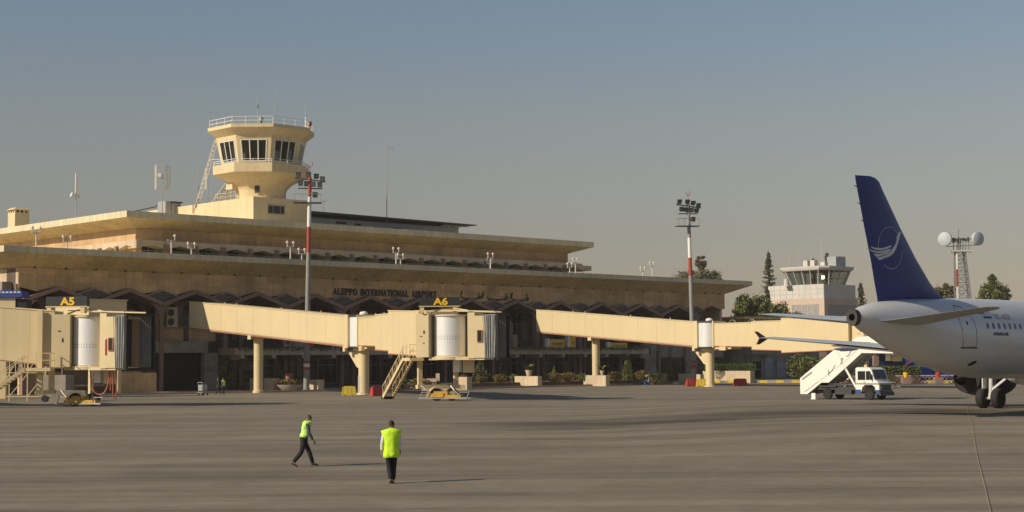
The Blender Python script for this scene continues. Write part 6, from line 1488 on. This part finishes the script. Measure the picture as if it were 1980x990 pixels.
for x, y in ((-1,-.6),(-1,.6),(1,-.6),(1,.6)): MB().cyl((x,y-.06,.2),(x,y+.06,.2),.2,n=12).build('wheel', M['tyre'], yb)

# ------------------------------------------------------------------ old control tower
ot = thing('old_control_tower', 'smaller white and pink control tower with slanted glazed cab standing behind the aircraft tail', 'control tower', (65.3,330,0), BRZ)
W_, D_ = 11.6, 14.5
MB().box(-.25,W_+.2,-.15,D_+.35,0,15.85).build('pink_block', M['oldpink'], ot)
MB().box(.0,W_-.1,0.05,D_,15.86,18.9).build('white_block', M['oldwhite'], ot)
for j in range(9):
    for z in (15.95,16.95,17.95):
        MB().box(-.06,-.001,.1+j*1.6,.1+j*1.6+1.55,z,z+.93).build('wall_tile', M['oldwhite'], ot)
MB().box(-.32,-.251,1.3,8.2,12.3,14.7).build('ribbon_window', M['frame'], ot)
for j in range(6): MB().box(-.35,-.321,1.3+j*1.37,1.38+j*1.37,12.3,14.7).build('mullion', M['oldwhite'], ot)
MB().box(-.33,-.251,9.6,10.0,12.0,15.5).box(-.34,-.251,12.2,13.0,12.7,14.2).build('small_window', M['dark'], ot)
MB().box(1.2,W_-.3,-.2,-.151,12.3,14.6).build('ribbon_window', M['frame'], ot)
def oct_(x0,x1,y0,y1,z): c=1.6; return [(x0+c,y0,z),(x1-c,y0,z),(x1,y0+c,z),(x1,y1-c,z),(x1-c,y1,z),(x0+c,y1,z),(x0,y1-c,z),(x0,y0+c,z)]
cb_ = MB().rings([oct_(1.3,10.4,.9,10.9,18.91), oct_(.4,11.3,.1,11.8,21.9)]).build('cab_glazing', M['clearglass'], ot)
b = MB()
for i in range(8):
    a0, a1 = oct_(1.3,10.4,.9,10.9,18.95)[i], oct_(1.3,10.4,.9,10.9,18.95)[(i+1)%8]; c0, c1 = oct_(.35,11.35,.05,11.85,21.9)[i], oct_(.35,11.35,.05,11.85,21.9)[(i+1)%8]
    nn = 4 if i % 2 == 0 else 1
    for k in range(nn): b.bar(Vector(a0).lerp(Vector(a1), k/nn), Vector(c0).lerp(Vector(c1), k/nn), .22 if k == 0 else .13)
    for f in ((.5,) if i in (0,1,2) else ()): b.bar(Vector(a0).lerp(Vector(c0), f), Vector(a1).lerp(Vector(c1), f), .12)
b.build('cab_mullions', M['oldwhite'], cb_)
MB().rings([oct_(.1,11.6,-.2,12.1,21.91), oct_(-.2,11.9,-.5,12.4,22.35), oct_(-.2,11.9,-.5,12.4,22.75), oct_(.2,11.5,-.1,12,22.8)]).build('cab_roof', M['oldwhite'], ot)
MB().box(6.6,9.4,1.0,3.8,22.81,25.0).build('roof_tank', M['bluegrey'], ot); MB().box(5.9,6.3,1.0,1.5,22.81,25.0).build('tank_post', M['bluegrey'], ot)
for y in (3.2,5.0,0.6): MB().box(1.2,2.4,y,y+1.1,22.81,24.1-(.5 if y < 1 else 0)).build('roof_box', M['oldwhite'], ot)
for x, y, h in ((.8,9.5,4.2),(1.5,7.5,6.0),(3.0,2.6,10.5),(1.0,11,2.5),(8.0,2.2,3.6)): MB().cyl((x,y,22.8),(x,y,22.8+h*.6),.035,n=5).build('whip_antenna', M['oldwhite'], ot)
MB().cyl((-1.0,8.9,18.9),(-1.0,8.9,20.2),.55,n=14).box(-1.6,.1,8.3,9.6,18.6,18.9).build('vent_drum', M['oldwhite'], ot)
# mirror pane added here, aimed to throw an orange sun glint at the camera
mir = mat('glint_mirror', (0.6,0.28,0.10), 0.32, metal=1.0, var=0.0, fine=0.0)  # orange of the glint put into the metal colour
gp_ = Vector((64.9,329.0,20.2)); hv_ = ((Vector((0,0,EYE))-gp_).normalized()+S).normalized()
cz = thing('glint_pane', 'tilted mirror pane added for the orange sun glint on the old tower cab', 'glint pane', tuple(gp_), 0)
MB().box(-.28,.28,-.32,.32,-.02,0).build('pane', mir, cz).rotation_euler = hv_.to_track_quat('Z','Y').to_euler()
MB().bar((0,0,-.3),(.4,1.6,-.3),.06).build('glint_stay', M['oldwhite'], cz)

# ------------------------------------------------------------------ telecom tower
tt = thing('telecom_tower', 'lattice telecom tower with two round dishes and red and white leg behind the aircraft', 'telecom tower', (85.2,300,0), 0)
def tleg(x0,y0,x1,y1,z0,z1,m,w_=.16): MB().bar((x0,y0,z0),(x1,y1,z1),w_).build('leg', M[m], tt)
zt = 23.4
C_b = [(-.95,-1.2),(3.2,-1.2),(3.2,1.6),(-.95,1.6)]; C_t = [(-.62,-.7),(1.0,-.7),(1.0,.8),(-.62,.8)]
for i, ((xa,ya),(xb,yb)) in enumerate(zip(C_b, C_t)):
    if i == 0:
        n = 7
        for k in range(n):
            f0, f1 = k/n, (k+1)/n; MB().bar((xa+(xb-xa)*f0,ya+(yb-ya)*f0,zt*f0),(xa+(xb-xa)*f1,ya+(yb-ya)*f1,zt*f1),.3).build('leg_band', M['red' if k % 2 else 'white'], tt)
    else: tleg(xa,ya,xb,yb,0,zt,'steel',.22)
b = MB(); n = 16
for s in range(4):
    for k in range(n):
        f0, f1 = k/n, (k+1)/n
        def cp(i, f): return Vector((C_b[i][0]+(C_t[i][0]-C_b[i][0])*f, C_b[i][1]+(C_t[i][1]-C_b[i][1])*f, zt*f))
        b.bar(cp(s,f0), cp((s+1)%4,f1), .10).bar(cp((s+1)%4,f0), cp(s,f1), .10).bar(cp(s,f1), cp((s+1)%4,f1), .09)
b.build('lattice_bracing', M['steel'], tt)
MB().box(-1.6,2.6,-1.2,1.2,23.4,23.65).build('platform', M['lampwhite'], tt)
b = MB()
for x in (-1.3,-.6,0,.5,1.0,1.6): b.bar((x,-.9,23.65),(x+.1,-.9,26.0),.13)
b.bar((-2.6,-.6,25.6),(3.2,-.6,25.9),.16).bar((-2.6,-.6,24.4),(3.2,-.6,24.6),.14).build('dish_frame', M['steel'], tt)
rq = random.Random(3)
for i in range(9): MB().box(-1.5+i*.36,-1.25+i*.36,-1.1,-.95,24.9+rq.random()*.6,25.8+rq.random()*.4).build('feed_horn', M['dark'], tt)
for x, a in ((-2.6,R(-35)),(2.9,R(25))):
    d_ = MB().lathe([(.5,0),(1.0,.12),(1.25,.32),(1.3,.4),(1.3,.95),(1.2,1.02),(.02,1.06)], 28).build('dish', M['dishgrey'], tt, (x,-.9,25.8), (R(90),0,a))
MB().bar((0,0,23.6),(0,0,27.8),.12).build('top_spike', M['steel'], tt)

# ------------------------------------------------------------------ trees
def tree(label, loc, h, crown, n, m='leaf_dull', name='tree', s=(.18,.42), seed=1, group=None, trunk=.22):
    t = thing(name, label, 'tree', (loc[0],loc[1],0), 0, group); rs = np.random.RandomState(seed)
    MB().tube([(0,0,0),(.15,.1,h*.3),(.0,.2,h*.6),(.2,0,h*.85)], .2, 8, [trunk,trunk*.8,trunk*.5,trunk*.2]).build('trunk', M['bark'], t)
    b = MB(); Vs = []; Fs = []; off = 0
    for (cx,cy,cz,rx,rz_,k) in crown:
        b.tube([(0,.1,h*.35),(cx*.5,cy*.5,(h*.35+cz)*.52),(cx,cy,cz)], .06, 6, [trunk*.45,trunk*.25,.03])
        nb = max(4, int(k*13)); subs = []
        for _ in range(nb*3):
            d = rs.normal(size=3); d /= np.linalg.norm(d); r = rs.rand()**.4; subs.append((cx+d[0]*rx*r*.85, cy+d[1]*rx*r*.85, cz+d[2]*rz_*r*.85, rx*(.22+.22*rs.rand())))
        def f(rs2):
            q = subs[rs2.randint(len(subs))]; d = rs2.normal(size=3); d /= np.linalg.norm(d); r = q[3]*(.25+.75*rs2.rand()**.5)*(1+.35*rs2.normal()); return (q[0]+d[0]*r, q[1]+d[1]*r, q[2]+d[2]*r*.8)
        V, F = foliage(int(n*k*1.5), f, s[0]*.85, s[1]*.8, rs.randint(9999)); Vs.append(V); Fs += [tuple(i+off for i in q) for q in F]; off += len(V)
    b.build('branches', M['bark'], t); leaf_obj('crown', np.concatenate(Vs), Fs, M[m], t); return t
def conifer(label, loc, h, r, seed, tiers=20, z0=.15):
    t = thing('tall_conifer', label, 'conifer', (loc[0],loc[1],0), 0); rs = np.random.RandomState(seed)
    MB().tube([(0,0,0),(0,0,h)], .2, 7, [.35,.04]).build('trunk', M['bark'], t)
    Vs = []; Fs = []; off = 0
    for i in range(int(tiers*1.7)):
        f = i/(tiers*1.7); z = h*(z0+(1-z0)*f); rr_ = r*(1-f)**.8*(.7+.6*rs.rand())
        for k in range(6):
            if rs.rand() < .15: continue
            a = rs.rand()*6.28; L_ = rr_*(.6+.5*rs.rand())
            def g_(rs2): u_ = rs2.rand(); return (math.cos(a)*L_*u_+rs2.normal()*.13, math.sin(a)*L_*u_+rs2.normal()*.13, z-.12*L_*u_+.25*u_*u_*L_+rs2.normal()*.11)
            V, F = foliage(22, g_, .10,.26, rs.randint(9999)); Vs.append(V); Fs += [tuple(j+off for j in q) for q in F]; off += len(V)
    leaf_obj('crown', np.concatenate(Vs), Fs, M['leaf_dark'], t)
conifer('tallest thin tiered conifer left of the old control tower', (59.0,362), 28.2, 4.3, 1, 34, .12)
conifer('tiered conifer between the old tower and the aircraft tail', (80.0,362), 21.0, 3.4, 2, 24, .2)
conifer('dark conifer tip showing above the roof of the old tower, left of the tank', (73.6,368), 28.4, 2.2, 3, 24, .3); conifer('small conifer tip behind the white boxes on the old tower roof', (71.2,372), 27.2, 1.6, 4, 22, .3)
conifer('slender pointed conifer among the trees right of the terminal', (48.6,300), 16.5, 2.0, 5, 20, .2)
tree('large dusty tree rising above the right end of the terminal roof', (41.0,345), 24.5, [(-2.5,0,20.2,3.4,2.4,.9),(1.2,0,21.0,2.6,3.0,.8),(.6,1,24.0,1.3,2.6,.5),(3.6,0,20.6,1.8,2.3,.5),(-5.0,0,18.6,2.4,1.6,.4)], 3600, s=(.14,.34), seed=11)
tree('low rounded treetop just showing over the roof beside the lone lamp', (31.4,345), 20.3, [(0,0,18.9,1.8,1.3,.5)], 1800, seed=12)
tree('thin tuft of treetop peeking over the roof edge left of the big tree', (36.6,350), 20.0, [(0,0,18.7,.7,1.4,.3),(-2,0,18,.8,.8,.2)], 1600, seed=13)
G2 = 'trees beyond the right end of the terminal'
tree('bright green tree touching the right end of the terminal roof', (38.6,262), 13.5, [(0,0,12.0,2.2,2.2,.8),(-.6,-1,9.6,2.0,2.4,.7),(1.8,0,10.2,1.8,2.2,.6)], 3000, 'leaf', s=(.12,.3), seed=14, group=G2)
tree('mid green tree between the roof end and the tallest conifer', (43.2,276), 14.5, [(0,0,12.2,2.6,2.2,.8),(-1.8,0,10.2,2.2,2.4,.7),(2.4,0,10.6,2.2,2.6,.7)], 3000, 'leaf', s=(.12,.3), seed=15, group=G2)
tree('dusty tree crowding the left of the old tower', (49.5,290), 14.5, [(0,0,11.4,2.8,2.4,.8),(-2.4,0,10.2,2.0,2.0,.5),(2.2,0,9.8,2.2,2.4,.7)], 2600, 'leaf_dull', s=(.12,.3), seed=16, group=G2)
tree('dark tree filling the gap below the terminal roof end', (39.6,272), 12.0, [(0,0,8.4,2.6,3.0,.9)], 2600, 'leaf_dark', seed=17, group=G2)
tree('rounded olive tree left of the telecom tower', (99.0,362), 20.6, [(0,0,17.8,2.6,2.2,.8),(1.6,0,18.8,1.8,1.8,.5),(-2.6,0,16.4,1.8,1.4,.4)], 2600, 's' if False else 'leaf_dull', seed=18)
tree('taller olive tree with a pointed top at the right edge behind the fuselage', (110.3,362), 22.6, [(0,0,18.2,3.0,2.4,.8),(-.2,0,21.0,1.0,1.8,.4),(2.4,0,17.6,1.8,1.8,.5),(-3.2,0,16.2,1.8,1.2,.3)], 2800, 'leaf', seed=19)
conifer('thin evergreen between the two olive trees behind the tail', (92.5,365), 18.0, 2.4, 9, 18, .2)
# a belt of far trees that closes the horizon
rs_ = np.random.RandomState(12)
bumps = [(rs_.uniform(-420,520), rs_.uniform(430,640), rs_.uniform(3.5,9)) for _ in range(150)]
V, F = foliage(16000, lambda rs: (lambda q, d: (q[0]+d[0]*q[2]*.9, q[1]+d[1]*q[2]*.9, max(.1, q[2]*.55+d[2]*q[2]*.6)))(bumps[rs.randint(150)], (lambda v: v/np.linalg.norm(v))(rs.normal(size=3))), .5, 1.2, 33)
o = leaf_obj('distant_trees', V, F, M['leaf_dark'], None); tag(o, 'belt of far dusty trees closing the horizon beyond the airport', 'trees'); stuff(o)

# ------------------------------------------------------------------ dusty air
hz = bpy.data.materials.new('dusty_air'); hz.use_nodes = True; n_ = hz.node_tree.nodes; n_.clear()
pv = n_.new('ShaderNodeVolumePrincipled'); pv.inputs['Color'].default_value = (0.82,0.76,0.70,1); pv.inputs['Density'].default_value = 0.00018; pv.inputs['Anisotropy'].default_value = 0.0
oo = n_.new('ShaderNodeOutputMaterial'); hz.node_tree.links.new(pv.outputs[0], oo.inputs['Volume'])
o = MB().box(-4100,4100,-700,6100,-1.0,60).build('haze', hz); tag(o, 'thin dusty haze hanging over the whole airport', 'haze'); stuff(o)
